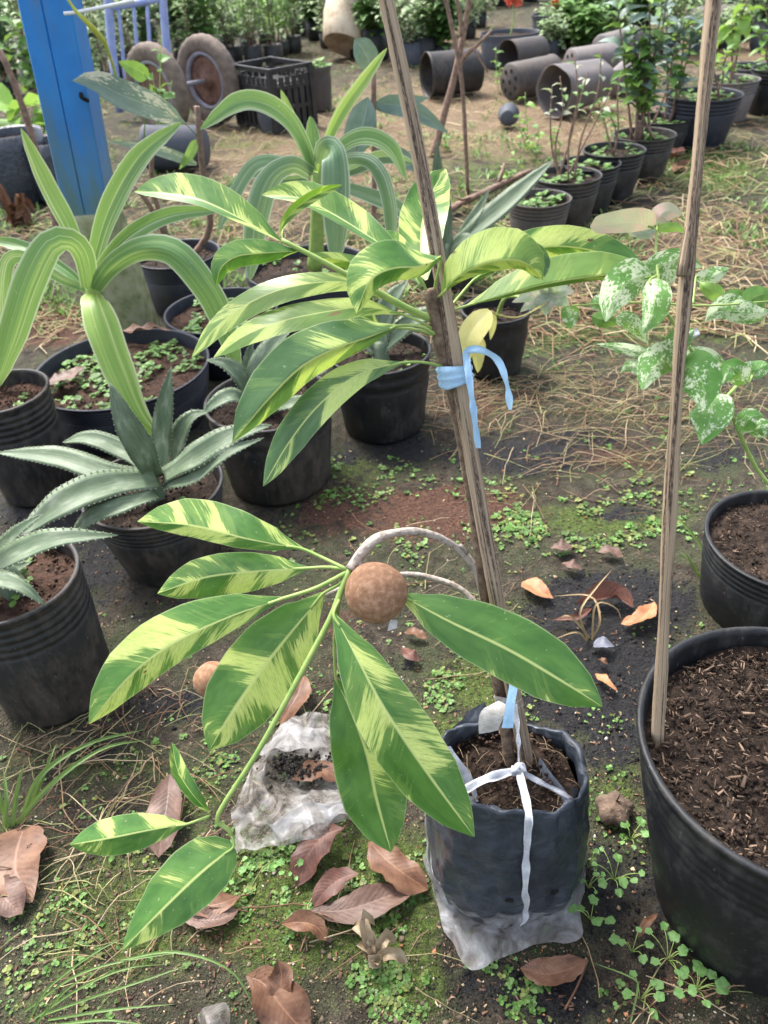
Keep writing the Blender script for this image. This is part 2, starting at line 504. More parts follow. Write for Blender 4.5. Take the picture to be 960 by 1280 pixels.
M = {}
M['sapo'] = sapodilla_mat('variegated_leaf', .22)
M['sapo_y'] = sapodilla_mat('variegated_leaf_lime', .4)
M['sapo_g'] = sapodilla_mat('variegated_leaf_green', .08)
M['sapo_dull'] = sapodilla_mat('variegated_leaf_dull', .3, (.046, .12, .036), (.095, .19, .075), (.62, .68, .28))
M['strap'] = strap_mat('striped_strap', (.1, .23, .075), (.26, .4, .13), (.6, .66, .48), .75)
M['strap_lime'] = strap_mat('striped_strap_lime', (.2, .36, .07), (.42, .54, .16), (.66, .7, .42), .9)
M['strap_blue'] = strap_mat('striped_strap_bluish', (.09, .19, .1), (.25, .36, .22), (.6, .66, .54), .7)
M['agave'] = agave_mat()
M['blue_leaf'] = plant_mat('bluish_leaf', (.1, .17, .14), (.2, .28, .25), .15, .5, (.4, .45, .35))
M['cream_leaf'] = plant_mat('bluish_cream_leaf', (.13, .21, .17), (.26, .33, .29), .15, .5, (.4, .45, .35), (.68, .64, .5), .32)
M['speck'] = plant_mat('speckled_leaf', (.09, .25, .045), (.18, .38, .1), .35, .5, (.45, .6, .25), (.66, .75, .5), .8)
M['speck_g'] = plant_mat('lightly_speckled_leaf', (.09, .26, .045), (.17, .37, .09), .3, .5, (.35, .55, .2), (.7, .78, .55), .42)
M['pink'] = plant_mat('pinkish_leaf', (.5, .42, .33), (.48, .5, .36), .35, .5, (.6, .5, .4), (.62, .4, .37), .45)
M['pale_pink'] = plant_mat('cream_pink_leaf', (.3, .42, .25), (.45, .52, .38), .35, .5, (.6, .6, .5), (.66, .55, .5), .5)
M['yellow_leaf'] = plant_mat('yellow_leaf', (.62, .56, .18), (.7, .66, .3), .4, .5, (.7, .66, .35))
M['green_leaf'] = plant_mat('green_leaf', (.08, .2, .04), (.17, .34, .08), .35, .45)
M['lime_leaf'] = plant_mat('lime_leaf', (.22, .42, .07), (.32, .5, .13), .4, .45)
M['grass'] = plant_mat('grass_blade', (.1, .2, .05), (.2, .3, .09), .25, .5)
M['stalk'] = simple('green_stalk', (.24, .38, .09), (.36, .46, .14), 60, .45, .1)
M['lime_stalk'] = simple('yellow_green_stalk', (.4, .46, .06), (.55, .55, .1), 60, .5, .1)
M['twig'] = simple('grey_twig', (.19, .15, .12), (.42, .36, .31), 160, .8, .6, 300, .002, c3=(.5, .45, .4))
M['bark'] = simple('brown_bark', (.1, .065, .045), (.24, .17, .12), 120, .85, .7, 300, .003)
M['far_bark'] = simple('far_bark', (.16, .1, .075), (.3, .2, .15), 60, .85, .7, 100, .003)
M['fruit'] = simple('scurfy_fruit_skin', (.21, .108, .06), (.29, .158, .092), 170, .8, .45, 800, .0007, .25, detail=9, c3=(.42, .26, .165))
M['dry1'] = dry_mat('dry_leaf_rust', (.075, .034, .02), (.165, .08, .046), (.27, .15, .088))
M['dry2'] = dry_mat('dry_leaf_mauve', (.07, .038, .029), (.135, .077, .058), (.23, .145, .11))
M['dry3'] = dry_mat('dry_leaf_orange', (.26, .1, .045), (.42, .19, .085), (.52, .28, .15))
M['dry4'] = dry_mat('dry_leaf_dark', (.05, .02, .016), (.115, .048, .034), (.19, .085, .06))
M['slate'] = dry_mat('slate_leaf', (.1, .11, .14), (.15, .16, .2), (.2, .21, .25))
M['withered'] = dry_mat('withered_tan', (.2, .14, .08), (.36, .27, .17), (.48, .4, .28))
M['drygrass'] = plant_mat('dry_grass', (.3, .2, .1), (.48, .36, .2), .1, .6, (.5, .4, .25))
M['sprout'] = plant_mat('sprout_leaf', (.14, .3, .08), (.22, .42, .13), .3, .5, (.3, .48, .2))
M['black_pot'] = plastic_pot_mat('black_pot', (.012, .013, .015), (.085, .077, .068), .34, .32)
M['dusty_pot'] = plastic_pot_mat('dusty_pot', (.018, .018, .019), (.12, .095, .075), .58, .38)
M['navy_pot'] = plastic_pot_mat('navy_pot', (.016, .019, .032), (.06, .06, .065), .3, .36)
M['brown_pot'] = plastic_pot_mat('sunbleached_pot', (.05, .045, .045), (.15, .115, .095), .75, .5)
M['grey_pot'] = plastic_pot_mat('grey_pot', (.13, .118, .118), (.26, .21, .185), .6, .45)
M['tub'] = plastic_pot_mat('slate_tub', (.06, .07, .09), (.13, .12, .12), .5, .5)
M['soil'] = simple('potting_soil', (.01, .0075, .006), (.03, .02, .0145), 70, .9, .9, 160, .006, .2, c3=(.065, .044, .032))
M['red_soil'] = simple('reddish_soil', (.03, .018, .013), (.08, .044, .03), 60, .9, .9, 160, .006, .2)
M['bits'] = vcol('loose_bits', .85, 0, .2)
M['leafy'] = vcol('small_leaves', .5, .25, .4, .3)
M['straw'] = vcol('straw', .7, 0, .3)

def wood_mat(name, c1, c2, dark):
    k = NT(name)
    u, v, _ = k.sep(k.uv()); sx, sy, _ = k.sep(k.uv('Seed'))
    ang = k.math('MULTIPLY', u, 2 * math.pi)
    cx, cy = k.math('COSINE', ang), k.math('SINE', ang)
    g = k.noise(k.comb(k.math('MULTIPLY', cx, 6), k.math('MULTIPLY', cy, 6), k.math('ADD', k.math('MULTIPLY', v, 9), sx)), 1.0, 5, .7)
    col = k.ramp(g, [(.32, c1), (.62, c2)])
    patch = k.noise(k.comb(k.math('MULTIPLY', cx, 1.1), k.math('MULTIPLY', cy, 1.1), k.math('ADD', k.math('MULTIPLY', v, 3.2), sy)), 1.0, 3, .6)
    pits = k.noise(k.comb(k.math('MULTIPLY', cx, 7), k.math('MULTIPLY', cy, 7), k.math('MULTIPLY', v, 160)), 1.0, 3, .7)
    f = k.math('MULTIPLY', k.ramp(patch, [(.5, 0), (.58, 1)]), k.ramp(pits, [(.4, .35), (.55, 1)]))
    col = k.mix(f, col, dark)
    crack = k.ramp(k.noise(k.comb(k.math('MULTIPLY', cx, 9), k.math('MULTIPLY', cy, 9), k.math('MULTIPLY', v, 2.5)), 1.0, 2), [(.36, 1), (.4, 0)])
    col = k.mix(k.math('MULTIPLY', crack, .5), col, (dark[0] * .5, dark[1] * .5, dark[2] * .5))
    k.bump(k.math('ADD', g, k.math('MULTIPLY', pits, .5)), .5, .003)
    return k.fin(col, .8, .3)
M['stake'] = wood_mat('weathered_stake', (.3, .215, .15), (.52, .4, .285), (.075, .05, .04))
M['stake2'] = wood_mat('barky_stake', (.34, .245, .165), (.5, .38, .26), (.05, .03, .026))

def blue_paint_mat():
    k = NT('weathered_blue_paint')
    co = k.coord(); x, y, z = k.sep(co)
    col = k.ramp(k.noise(co, 7, 5), [(.3, (.02, .17, .52)), (.7, (.035, .25, .66))])
    # algae and grime grow from the foot upwards
    low = k.math('SUBTRACT', 1.0, k.math('DIVIDE', z, .95), clamp=True)
    g = k.math('MULTIPLY', low, k.noise(k.scale(co, (16, 16, 3)), 1.0, 5, .65))
    col = k.mix(k.ramp(g, [(.13, 0), (.27, .85)]), col, (.12, .19, .13))
    col = k.mix(k.ramp(k.noise(k.scale(co, (40, 40, 2)), 1.0, 4), [(.5, 0), (.7, .35)]), col, (.1, .2, .36))
    col = k.mix(k.ramp(k.noise(k.scale(co, (30, 30, 8)), 1.0, 4), [(.66, 0), (.72, .7)]), col, (.16, .15, .14))
    k.bump(k.noise(co, 60, 3), .12, .003)
    return k.fin(col, .45, .4)
M['blue'] = blue_paint_mat()
M['lilac'] = simple('faded_blue_frame', (.26, .33, .62), (.36, .43, .68), 20, .5, .1)
M['concrete'] = simple('mossy_concrete', (.12, .15, .06), (.27, .28, .15), 25, .9, .6, 90, .004, c3=(.36, .35, .25))
M['tyre'] = simple('dusty_tyre', (.12, .095, .08), (.22, .17, .135), 25, .85, .5, 90, .004)
M['rim'] = simple('rusty_rim', (.12, .06, .045), (.24, .13, .09), 30, .7, .4, 90, .003)
M['rimgrey'] = simple('grey_rim', (.2, .2, .24), (.3, .3, .34), 30, .5, .2)
M['crate'] = simple('black_crate', (.012, .012, .014), (.035, .033, .034), 20, .5, .1)
M['cream'] = simple('dirty_cream_plastic', (.4, .28, .17), (.62, .51, .37), 11, .55, .15, 40, .003, c3=(.7, .6, .46))
M['rustcream'] = simple('stained_cream_plastic', (.3, .19, .12), (.5, .36, .24), 16, .7, .2)
M['hole'] = simple('dark_hole', (.006, .006, .006), (.012, .011, .01), 20, .9, .1)
M['black_film'] = None
M['white_rod'] = simple('white_rod', (.7, .7, .7), (.8, .8, .8), 20, .4, .05)
M['red'] = simple('red_bloom', (.55, .07, .035), (.68, .15, .08), 30, .5, .2)
M['nut'] = simple('dry_husk', (.09, .06, .045), (.2, .14, .1), 60, .9, .8, 120, .006)

def film_mat(name, c1, c2, rough, alpha=None, crease=.5, trans=0.0):
    k = NT(name)
    co = k.coord()
    n1 = k.noise(co, 22, 6, .65, 1.5)
    cr = k.n.new('ShaderNodeTexVoronoi'); cr.feature = 'DISTANCE_TO_EDGE'
    k.set(cr.inputs['Vector'], co); cr.inputs['Scale'].default_value = 38
    col = k.ramp(n1, [(.35, c1), (.68, c2)])
    h = k.math('ADD', k.math('MULTIPLY', n1, 1.0), k.math('MULTIPLY', k.ramp(cr.outputs['Distance'], [(0, 0), (.25, 1)]), .25))
    k.bump(h, crease, .006)
    al = None
    if alpha is not None: al = k.ramp(n1, [(.3, alpha[0]), (.7, alpha[1])])
    return k.fin(col, rough, .5, trans, None, al)
M['black_film'] = film_mat('black_polybag', (.026, .033, .045), (.06, .071, .092), .3, None, .6)
M['grey_film'] = film_mat('turned_polybag_inside', (.1, .12, .16), (.17, .19, .23), .45, None, .5)
M['clear_film'] = film_mat('clear_plastic', (.42, .39, .37), (.74, .74, .77), .12, (.2, .72), .9, .3)
M['dirty_film'] = film_mat('dirty_plastic', (.22, .18, .15), (.6, .58, .57), .12, (.22, .8), .9, .25)
M['blue_tie'] = simple('blue_plastic_ribbon', (.3, .5, .72), (.42, .63, .84), 40, .35, .5, 300, .002, stretch=(1, 1, .2))
M['white_tie'] = simple('white_plastic_string', (.5, .52, .58), (.72, .73, .77), 60, .4, .6, 400, .002)
M['dirty_tie'] = simple('soiled_plastic_tape', (.42, .38, .34), (.66, .64, .63), 50, .45, .6, 300, .002)

# ------------------------------------------------------------------ ground
def blob(lst, px, py):
    w = 0.0
    for (x, y, rx, ry, a) in lst:
        e = ((px - x) / rx) ** 2 + ((py - y) / ry) ** 2
        if e < 6: w = max(w, a * math.exp(-e))
    return w
BLACK = [(720, 550, 140, 25, .6), (880, 470, 100, 30, .55), (560, 470, 50, 30, .6), (440, 560, 60, 40, .5), (330, 700, 80, 40, .5), (620, 1000, 60, 200, .35), (740, 845, 110, 70, 1.25), (770, 760, 110, 50, 1.1), (770, 930, 60, 70, .6), (760, 1120, 50, 90, .7), (640, 570, 130, 30, .8), (610, 1235, 90, 45, .62), (820, 1130, 60, 120, .55), (700, 1240, 90, 60, .6), (900, 560, 80, 40, .5),
         (200, 880, 120, 40, .6), (500, 560, 80, 30, .7), (130, 930, 90, 50, .45), (480, 830, 80, 40, .35), (150, 700, 100, 100, .6), (330, 640, 90, 30, .5), (780, 640, 60, 20, .6), (60, 640, 100, 120, .7), (300, 520, 140, 80, .5), (490, 750, 60, 30, .5)]
BROWN = [(560, 640, 120, 42, 1), (430, 640, 90, 40, .7), (720, 560, 160, 40, .6), (600, 500, 100, 40, .5), (60, 400, 70, 40, .9), (300, 280, 60, 30, .7), (270, 1150, 60, 60, .5), (270, 1180, 80, 30, .5), (420, 780, 50, 30, .5), (850, 1230, 80, 40, .5), (850, 540, 100, 40, .4), (560, 420, 50, 30, .4)]
MOSS = [(820, 400, 180, 60, .6), (640, 330, 120, 50, .6), (450, 300, 60, 60, .5), (700, 250, 60, 50, .55), (300, 180, 120, 30, .5), (560, 250, 90, 40, .6), (400, 1120, 220, 110, 1), (150, 1150, 170, 120, .7), (600, 850, 70, 60, .8), (750, 650, 130, 32, .7), (830, 900, 70, 70, .7), (500, 1230, 90, 60, .9), (120, 960, 120, 50, .5), (230, 1000, 90, 50, .6), (880, 210, 120, 45, .8),
        (640, 560, 60, 25, .5), (440, 580, 60, 40, .6), (780, 980, 60, 60, .7), (560, 940, 60, 60, .9), (700, 420, 120, 40, .55), (600, 210, 140, 50, .5), (480, 900, 70, 50, .9), (870, 430, 100, 60, .4), (80, 370, 60, 20, .6), (330, 870, 60, 40, .7)]
STRAWG = [(620, 150, 300, 60, 1), (400, 200, 200, 70, .8), (880, 300, 160, 70, .5), (720, 480, 200, 60, .25), (860, 150, 120, 50, .5), (560, 60, 200, 40, .7), (300, 260, 100, 60, .6), (880, 60, 150, 40, .7), (60, 920, 80, 50, .4)]
def build_ground():
    def grade(a, b, step, far0, far1):
        core = np.arange(a, b, step)
        lo, hi = [], []
        s, x = step, a
        while x > far0: s *= 1.22; x -= s; lo.append(x)
        s, x = step, core[-1]
        while x < far1: s *= (1.03 if x < 12 and b > 2 else 1.22); x += s; hi.append(x)
        return np.array(lo[::-1] + list(core) + hi)
    xs = grade(-1.1, 1.3, .0125, -120, 120)
    ys = grade(.25, 2.6, .0125, -60, 220)
    nx, ny = len(xs), len(ys)
    v, c = [], []
    for y in ys:
        for x in xs:
            z = gh(x, y)
            if y < 3 and abs(x) < 1.5:
                z += .0022 * mnoise.noise(Vector((x * 45, y * 45, 0))) + .0012 * mnoise.noise(Vector((x * 120, y * 120, 5)))
            v.append((x, y, z))
            q = Vector((x, y, 0))
            if y > .1:
                px, py, _ = proj(q)
                far = min(1, max(0, (y - 1.8) / 2.5))
                c.append((blob(BLACK, px, py), blob(BROWN, px, py), blob(MOSS, px, py), max(blob(STRAWG, px, py), far * .45 * (1 if py < 0 else .6))))
            else: c.append((.2, .2, .5, .1))
    f = []
    for j in range(ny - 1):
        for i in range(nx - 1):
            a = j * nx + i
            f.append((a, a + 1, a + nx + 1, a + nx))
    me = bpy.data.meshes.new('ground')
    me.from_pydata(v, [], f)
    at_ = me.color_attributes.new('Wts', 'FLOAT_COLOR', 'POINT')
    at_.data.foreach_set('color', np.asarray(c, np.float32).ravel())
    me.polygons.foreach_set('use_smooth', [True] * len(me.polygons))
    k = NT('earth')
    a = k.n.new('ShaderNodeAttribute'); a.attribute_name = 'Wts'
    sc = k.n.new('ShaderNodeSeparateColor'); k.t.links.new(a.outputs['Color'], sc.inputs[0])
    co = k.coord()
    n1, n2, n3 = k.noise(co, 9, 5, .6), k.noise(co, 38, 5, .65), k.noise(co, 130, 4, .65)
    def wt(s, lo, hi, amt=.9):
        nz = k.math('ADD', k.math('MULTIPLY', n1, .5), k.math('MULTIPLY', n2, .5))
        t = k.math('ADD', s, k.math('MULTIPLY', k.math('SUBTRACT', nz, .5), amt * 2.2))
        return k.ramp(t, [(lo, 0), (hi, 1)])
    base = k.ramp(n2, [(.3, (.018, .015, .011)), (.5, (.052, .042, .03)), (.7, (.11, .09, .065))])
    alg = k.ramp(n1, [(.42, 0), (.6, .6)])
    col = k.mix(alg, base, (.066, .085, .036))
    brown = k.ramp(n3, [(.3, (.05, .024, .016)), (.7, (.16, .083, .055))])
    col = k.mix(wt(sc.outputs[1], .35, .6), col, brown)
    straw = k.ramp(n3, [(.3, (.09, .062, .036)), (.52, (.21, .15, .09)), (.7, (.36, .265, .17))])
    col = k.mix(wt(a.outputs['Alpha'], .3, .62), col, straw)
    moss = k.ramp(n3, [(.28, (.028, .045, .008)), (.5, (.075, .115, .02)), (.72, (.15, .2, .045))])
    mm = wt(sc.outputs[2], .38, .66)
    col = k.mix(k.math('MULTIPLY', mm, .85), col, moss)
    bl = wt(sc.outputs[0], .38, .55)
    col = k.mix(bl, col, k.ramp(n3, [(.35, (.008, .008, .009)), (.7, (.03, .028, .029))]))
    n4 = k.noise(co, 420, 3, .7)
    col = k.mix(1.0, col, k.ramp(n4, [(.3, .45), (.5, .95), (.72, 1.75)]), 'MULTIPLY')
    h = k.math('ADD', k.math('ADD', k.math('MULTIPLY', n2, .9), k.math('MULTIPLY', n3, .6)), k.math('MULTIPLY', n4, .25))
    k.bump(h, 1.0, .014)
    m = k.fin(col, k.ramp(bl, [(0, .9), (1, .62)]), .3)
    obj('ground', me, m, kind='structure')
build_ground()

# ground litter nobody could count
def spots(lst, n):
    tot = sum(e[4] * e[2] * e[3] for e in lst)
    for (x, y, rx, ry, a) in lst:
        for _ in range(int(n * a * rx * ry / tot)):
            yield random.gauss(x, rx * .6), random.gauss(y, ry * .6)
KEEP = []      # circles (x, y, r) where pots stand
def free(q): return all((q.x - x) ** 2 + (q.y - y) ** 2 > r * r for x, y, r in KEEP)

# ------------------------------------------------------------------ pots
def lathe(prof, cx, cy, z0, k=48, wob=.012, seed=0.0, tilt=None, rmap=None):
    v, f, uv = [], [], []
    for i, (r, z) in enumerate(prof):
        for j in range(k):
            a = 2 * math.pi * j / k
            w = 1 + wob * mnoise.noise(Vector((math.cos(a) * .9, math.sin(a) * .9, z * 4 + seed * 7)))
            q = Vector((r * w * math.cos(a), r * w * math.sin(a), z))
            if tilt is not None: q = tilt @ q
            v.append(q + Vector((cx, cy, z0))); uv.append((j / k, i / len(prof)))
    for i in range(len(prof) - 1):
        for j in range(k):
            f.append((i * k + j, i * k + (j + 1) % k, (i + 1) * k + (j + 1) % k, (i + 1) * k + j))
    return v, f, uv
def pot_profile(Rt, Rb, h, ribs=5, t=.0035, inner=.06):
    p = [(.0005, .004), (Rb * .9, .004), (Rb * .97, .002), (Rb, .008)]
    zr0, zr1 = h * .66, h * .955
    p.append((Rb + (Rt - Rb) * .3, h * .3))
    for i in range(ribs * 4 + 1):
        z = zr0 + (zr1 - zr0) * i / (ribs * 4)
        r = Rb + (Rt - Rb) * z / h
        p.append((r + (.0024 * math.cos(i * math.pi / 2) if i % 2 == 0 else 0), z))
    p += [(Rt * 1.004, h * .965), (Rt + .003, h * .975), (Rt + .0035, h * .992), (Rt + .001, h), (Rt - t, h - .001)]
    p += [(Rt - t - .001, h * .97), (Rb + (Rt - Rb) * (h - inner) / h - t, h - inner)]
    return p
def soil_disc(r, z, cx, cy, seed, amp=.006):
    v, f, uv = [Vector((cx, cy, z))], [], [(0, 0)]
    nr, k = 9, 36
    for i in range(1, nr + 1):
        for j in range(k):
            a = 2 * math.pi * j / k
            x, y = cx + r * i / nr * math.cos(a), cy + r * i / nr * math.sin(a)
            v.append(Vector((x, y, z + amp * 1.6 * mnoise.noise(Vector((x * 22, y * 22, seed))) + amp * mnoise.noise(Vector((x * 70, y * 70, seed))))))
            uv.append((0, 0))
    for j in range(k): f.append((0, 1 + j, 1 + (j + 1) % k))
    for i in range(nr - 1):
        for j in range(k):
            a, b = 1 + i * k + j, 1 + i * k + (j + 1) % k
            f.append((a, a + k, b + k, b))
    return v, f, uv
POT = {}
def pot(key, px, py, a, z, label, mat='black_pot', ratio=.8, drop=.03, weeds=0, crumbs=200, chips=0, soil='soil', ribs=5, group=None, size=.004, lean=(0, 0)):
    c = at(px, py, z)
    d = depth(c)
    Rt = a / FPX * d
    sd_ = px * .013 + py * .007
    o = thing('plant_pot', (c.x - lean[0] * z, c.y - lean[1] * z, 0), label, 'pot', group)
    Rb = Rt * ratio
    v, f, uv = lathe(pot_profile(Rt, Rb, z, ribs, inner=drop + .03), 0, 0, 0, 56, .02, sd_)
    for q in v:
        q.x += c.x - lean[0] * (z - q.z); q.y += c.y - lean[1] * (z - q.z)
    obj('pot_wall', mesh('pot_wall', v, f, uv), M[mat], o)
    sr = Rb + (Rt - Rb) * (z - drop) / z - .0045
    v, f, uv = soil_disc(sr, z - drop, c.x, c.y, sd_)
    so = obj('soil', mesh('soil', v, f), M[soil], o)
    def rnd():
        aa, rr = U(0, 6.283), sr * .95 * math.sqrt(R()); return c.x + rr * math.cos(aa), c.y + rr * math.sin(aa)
    if crumbs or chips:
        b = Batch()
        for _ in range(crumbs):
            x, y = rnd(); g = U(.4, 1.5)
            base = (.035, .023, .017) if soil == 'soil' else (.085, .048, .034)
            crumb(b, (x, y, z - drop + U(0, .006)), U(.0015, .0045), tuple(q * g for q in base))
        for _ in range(chips):
            x, y = rnd(); g = random.choice([.12, .16, .2, .25, .3, .4, .5, .7, 1.0, 1.6])
            Mx = rotm(U(-.7, .7), U(-.7, .7), U(0, 6.3))
            s = U(.0013, .0038) if R() < .93 else U(.004, .0075)
            b.add(CHIP * np.array([s, s * U(.6, 1.1), s * .7]) @ Mx.T + np.array([x, y, z - drop + U(.001, .009)], np.float32), CHIPF, (.17 * g, .115 * g, .08 * g))
        b.build('soil_bits', M['bits'], o, kind='stuff')
    if weeds:
        b = Batch()
        for _ in range(weeds):
            x, y = rnd()
            if mnoise.noise(Vector((x * 14, y * 14, sd_))) < -.08: continue
            clover(b, Vector((x, y, z - drop + U(0, .012))), size * U(.7, 1.3), random.choice((3, 4, 5)), random.choice(((.13, .26, .06), (.18, .32, .09), (.1, .2, .04))))
        if b.v: b.build('weeds', M['leafy'], o, kind='stuff')
    KEEP.append((c.x - lean[0] * z, c.y - lean[1] * z, Rb + .006))
    POT[key] = (c, Rt, z - drop)
    return o
pot('A', 0, 488, 57, .255, 'dusty black pot of red soil beside the pot with thick weeds', 'dusty_pot', crumbs=260, chips=60, soil='red_soil', weeds=30)
pot('B', 152, 457, 108, .15, 'wide ribbed navy black pot thick with weeds and one mauve dry leaf', 'navy_pot', ratio=.86, weeds=330, drop=.035, soil='red_soil', ribs=6, size=.006)
pot('C', 190, 606, 86, .18, 'scuffed black pot holding the agave with brown scars', 'dusty_pot', ratio=.72, weeds=26, size=.007)
pot('D', 10, 720, 84, .25, 'scratched black pot with the pale blue agave near the fallen grass', 'dusty_pot', ratio=.9, weeds=14, chips=60, soil='red_soil', size=.005)
pot('E', 335, 497, 78, .205, 'plain dusty pot with dark soil behind the drooping sapodilla leaf', 'dusty_pot', ratio=.86, chips=60, ribs=2)
pot('F', 475, 437, 63, .2, 'rounded black pot with pale agave beside the blue ribbon tie', 'black_pot', ratio=.84, ribs=2, weeds=20)
pot('G', 276, 386, 70, .15, 'wide ribbed black pot beside the concrete post foot', 'navy_pot', ratio=.88, weeds=110, soil='red_soil', size=.007)
pot('H', 222, 316, 52, .17, 'ribbed black pot close behind the mossy concrete foot', 'navy_pot', ratio=.88, ribs=7)
pot('I', 385, 332, 77, .165, 'wide black pot holding the striped lily with drooping straps', 'navy_pot', ratio=.88, weeds=40, ribs=6, size=.007)
pot('J', 620, 385, 43, .175, 'black pot under the cream and pink leaved sapling', 'black_pot', ratio=.8, ribs=1)
pot('K', 988, 672, 99, .15, 'black pot of wood chips behind the pot with the stake', 'black_pot', ratio=.88, chips=700, drop=.022, crumbs=300, ribs=4)
pot('L', 1002, 927, 195, .32, 'large black pot of wood chips with a stake pushed inside its rim', 'black_pot', ratio=.8, chips=3000, drop=.03, crumbs=900, ribs=5, lean=(-.1, 0))
row = [('R1', 674, 247, 39, .17, 'brown_pot'), ('R2', 709, 218, 42, .185, 'dusty_pot'), ('R3', 738, 203, 37, .18, 'black_pot'), ('R4', 768, 186, 38, .19, 'black_pot'), ('R5', 806, 167, 38, .18, 'dusty_pot'),
       ('R6', 830, 147, 34, .15, 'black_pot'), ('R7', 851, 136, 30, .15, 'brown_pot'), ('R8', 880, 117, 46, .225, 'navy_pot'), ('R9', 914, 98, 34, .2, 'grey_pot'), ('R10', 940, 82, 32, .2, 'tub'), ('R11', 972, 84, 30, .22, 'black_pot')]
rl = ['low faded brown pot at the near end of the pot row', 'dusty black pot behind the low faded brown pot, with thin bare stems', 'third pot of the row counted from the low faded brown pot', 'fourth pot of the row, counted from the low faded brown pot', 'pot with a dusty rim full of clover, midway along the pot row',
      'black pot in the row between the clover pot and the sun faded pot', 'sun faded brownish pot in the row just before the big navy pot', 'big navy pot, the widest of the pot row', 'grey pot just past the big navy pot in the row', 'slate coloured pot after the grey pot in the row', 'black pot past the slate coloured pot, ending the row']
for (k_, x, y, a, z, m), l in zip(row, rl):
    pot(k_, x, y, a, z, l, m, ratio=.76, weeds=70 if k_ not in ('R2', 'R4') else 40, size=.009, crumbs=80, ribs=4, drop=.025, group='pots standing in a row')

# ------------------------------------------------------------------ stakes, grow bag, sapodilla
STK = [(660, 962, .915), (604, 660, .81), (570, 450, .747), (528, 220, .70), (488, -25, .655)]
def stake_pt(py, off=(0, 0), dd=0):
    s = sorted(STK, key=lambda e: e[1])
    for (x0, y0, d0), (x1, y1, d1) in zip(s, s[1:]):
        if y0 <= py <= y1 or (x1, y1, d1) == s[-1]:
            t = (py - y0) / (y1 - y0)
            return P(x0 + (x1 - x0) * t + off[0], py + off[1], 1 / ((1 - t) / d0 + t / d1) + dd)
base = stake_pt(965)
o = thing('support_stake', (base.x, base.y, base.z), 'tall weathered wooden stake tied with blue ribbon to the sapodilla in the grow bag', 'stake')
tube('shaft', [stake_pt(985), stake_pt(800), stake_pt(600), stake_pt(400), stake_pt(200), stake_pt(-30), stake_pt(-30) + (stake_pt(-30) - stake_pt(200)) * .4], (.0099, .0068), M['stake'], o, n=60, k=14, rough=.11, seed=3.3, flat=.85)
b2 = P(822, 905, .80)
S2 = [P(822, 925, .80), P(834, 700, .725), P(847, 480, .675), P(860, 330, .645), P(876, 160, .62), P(893, -15, .60), P(902, -120, .585)]
o = thing('support_stake', tuple(b2), 'thin bark-flecked stake standing in the large pot of wood chips', 'stake')
tube('shaft', S2, lambda t: .0073 - .001 * t + .0008 * math.sin(t * 23), M['stake2'], o, n=60, k=12, rough=.14, seed=8.1, flat=.8)
KN = P(860, 325, .645)
tube('splinter', [P(868, 240, .63), P(860, 290, .636), P(852, 345, .64)], (.002, .0045), M['stake2'], o, n=6, k=6, rough=.2, seed=2)

# the grow bag
BC = at(638, 953, .235)
BR = 92 / FPX * depth(BC)
bag = thing('grow_bag', (BC.x, BC.y, 0), 'black plastic grow bag tied crosswise with white string, holding the sapodilla', 'grow bag')
def bag_pt(a, z, infl=1.0, seed=0.0):
    """rounded sack: a = angle, z = height"""
    h = .235
    t = z / h
    rx = BR * (1.13 + .04 * math.sin(math.pi * min(1, t)) - .14 * t)
    ry = BR * (.84 + .14 * math.sin(math.pi * min(1, t)))
    low = max(0, (.02 - z) / .02)
    rx *= 1 - .12 * low * low; ry *= 1 - .12 * low * low
    ca, sa = math.cos(a), math.sin(a)
    e = .86
    x = rx * math.copysign(abs(ca) ** e, ca); y = ry * math.copysign(abs(sa) ** e, sa)
    n = .0055 * mnoise.noise(Vector((ca * 2.2, sa * 2.2, z * 13 + seed))) + .0028 * mnoise.noise(Vector((ca * 6, sa * 6, z * 30 + seed)))
    wr_ = 1 - 2.2 * abs(mnoise.noise(Vector((ca * 1.7 + z * 6, sa * 1.7, z * 9 + 2.7))))
    n += .0042 * max(0, wr_) ** 2 * (.35 + .65 * t) + .0016 * (1 - 2 * abs(mnoise.noise(Vector((ca * 5 - z * 14, sa * 5, z * 22)))))
    s = 1 + n / BR
    # string bites in at the front
    fr = math.exp(-((a - 4.80) / .1) ** 2)
    s -= .03 * fr * math.sin(math.pi * min(1, t))
    # front leans to the foot
    return Vector((BC.x + x * s * infl + .001 * (1 - t), BC.y + y * s * infl - .006 * (1 - t), z))
def bag_rim(a):
    sa = math.sin(a)
    return .215 + .03 * max(0, -sa) ** .5 + .008 * math.sin(3 * a + 1) + .012 * mnoise.noise(Vector((math.cos(a) * 2.5, sa * 2.5, 4)))
v, f, uv = [], [], []
K, NZ = 120, 44
for i in range(NZ + 1):
    for j in range(K):
        a = 2 * math.pi * j / K
        v.append(bag_pt(a, .003 + (bag_rim(a) - .003) * i / NZ)); uv.append((j / K, i / NZ))
for i in range(NZ):
    for j in range(K):
        f.append((i * K + j, i * K + (j + 1) % K, (i + 1) * K + (j + 1) % K, (i + 1) * K + j))
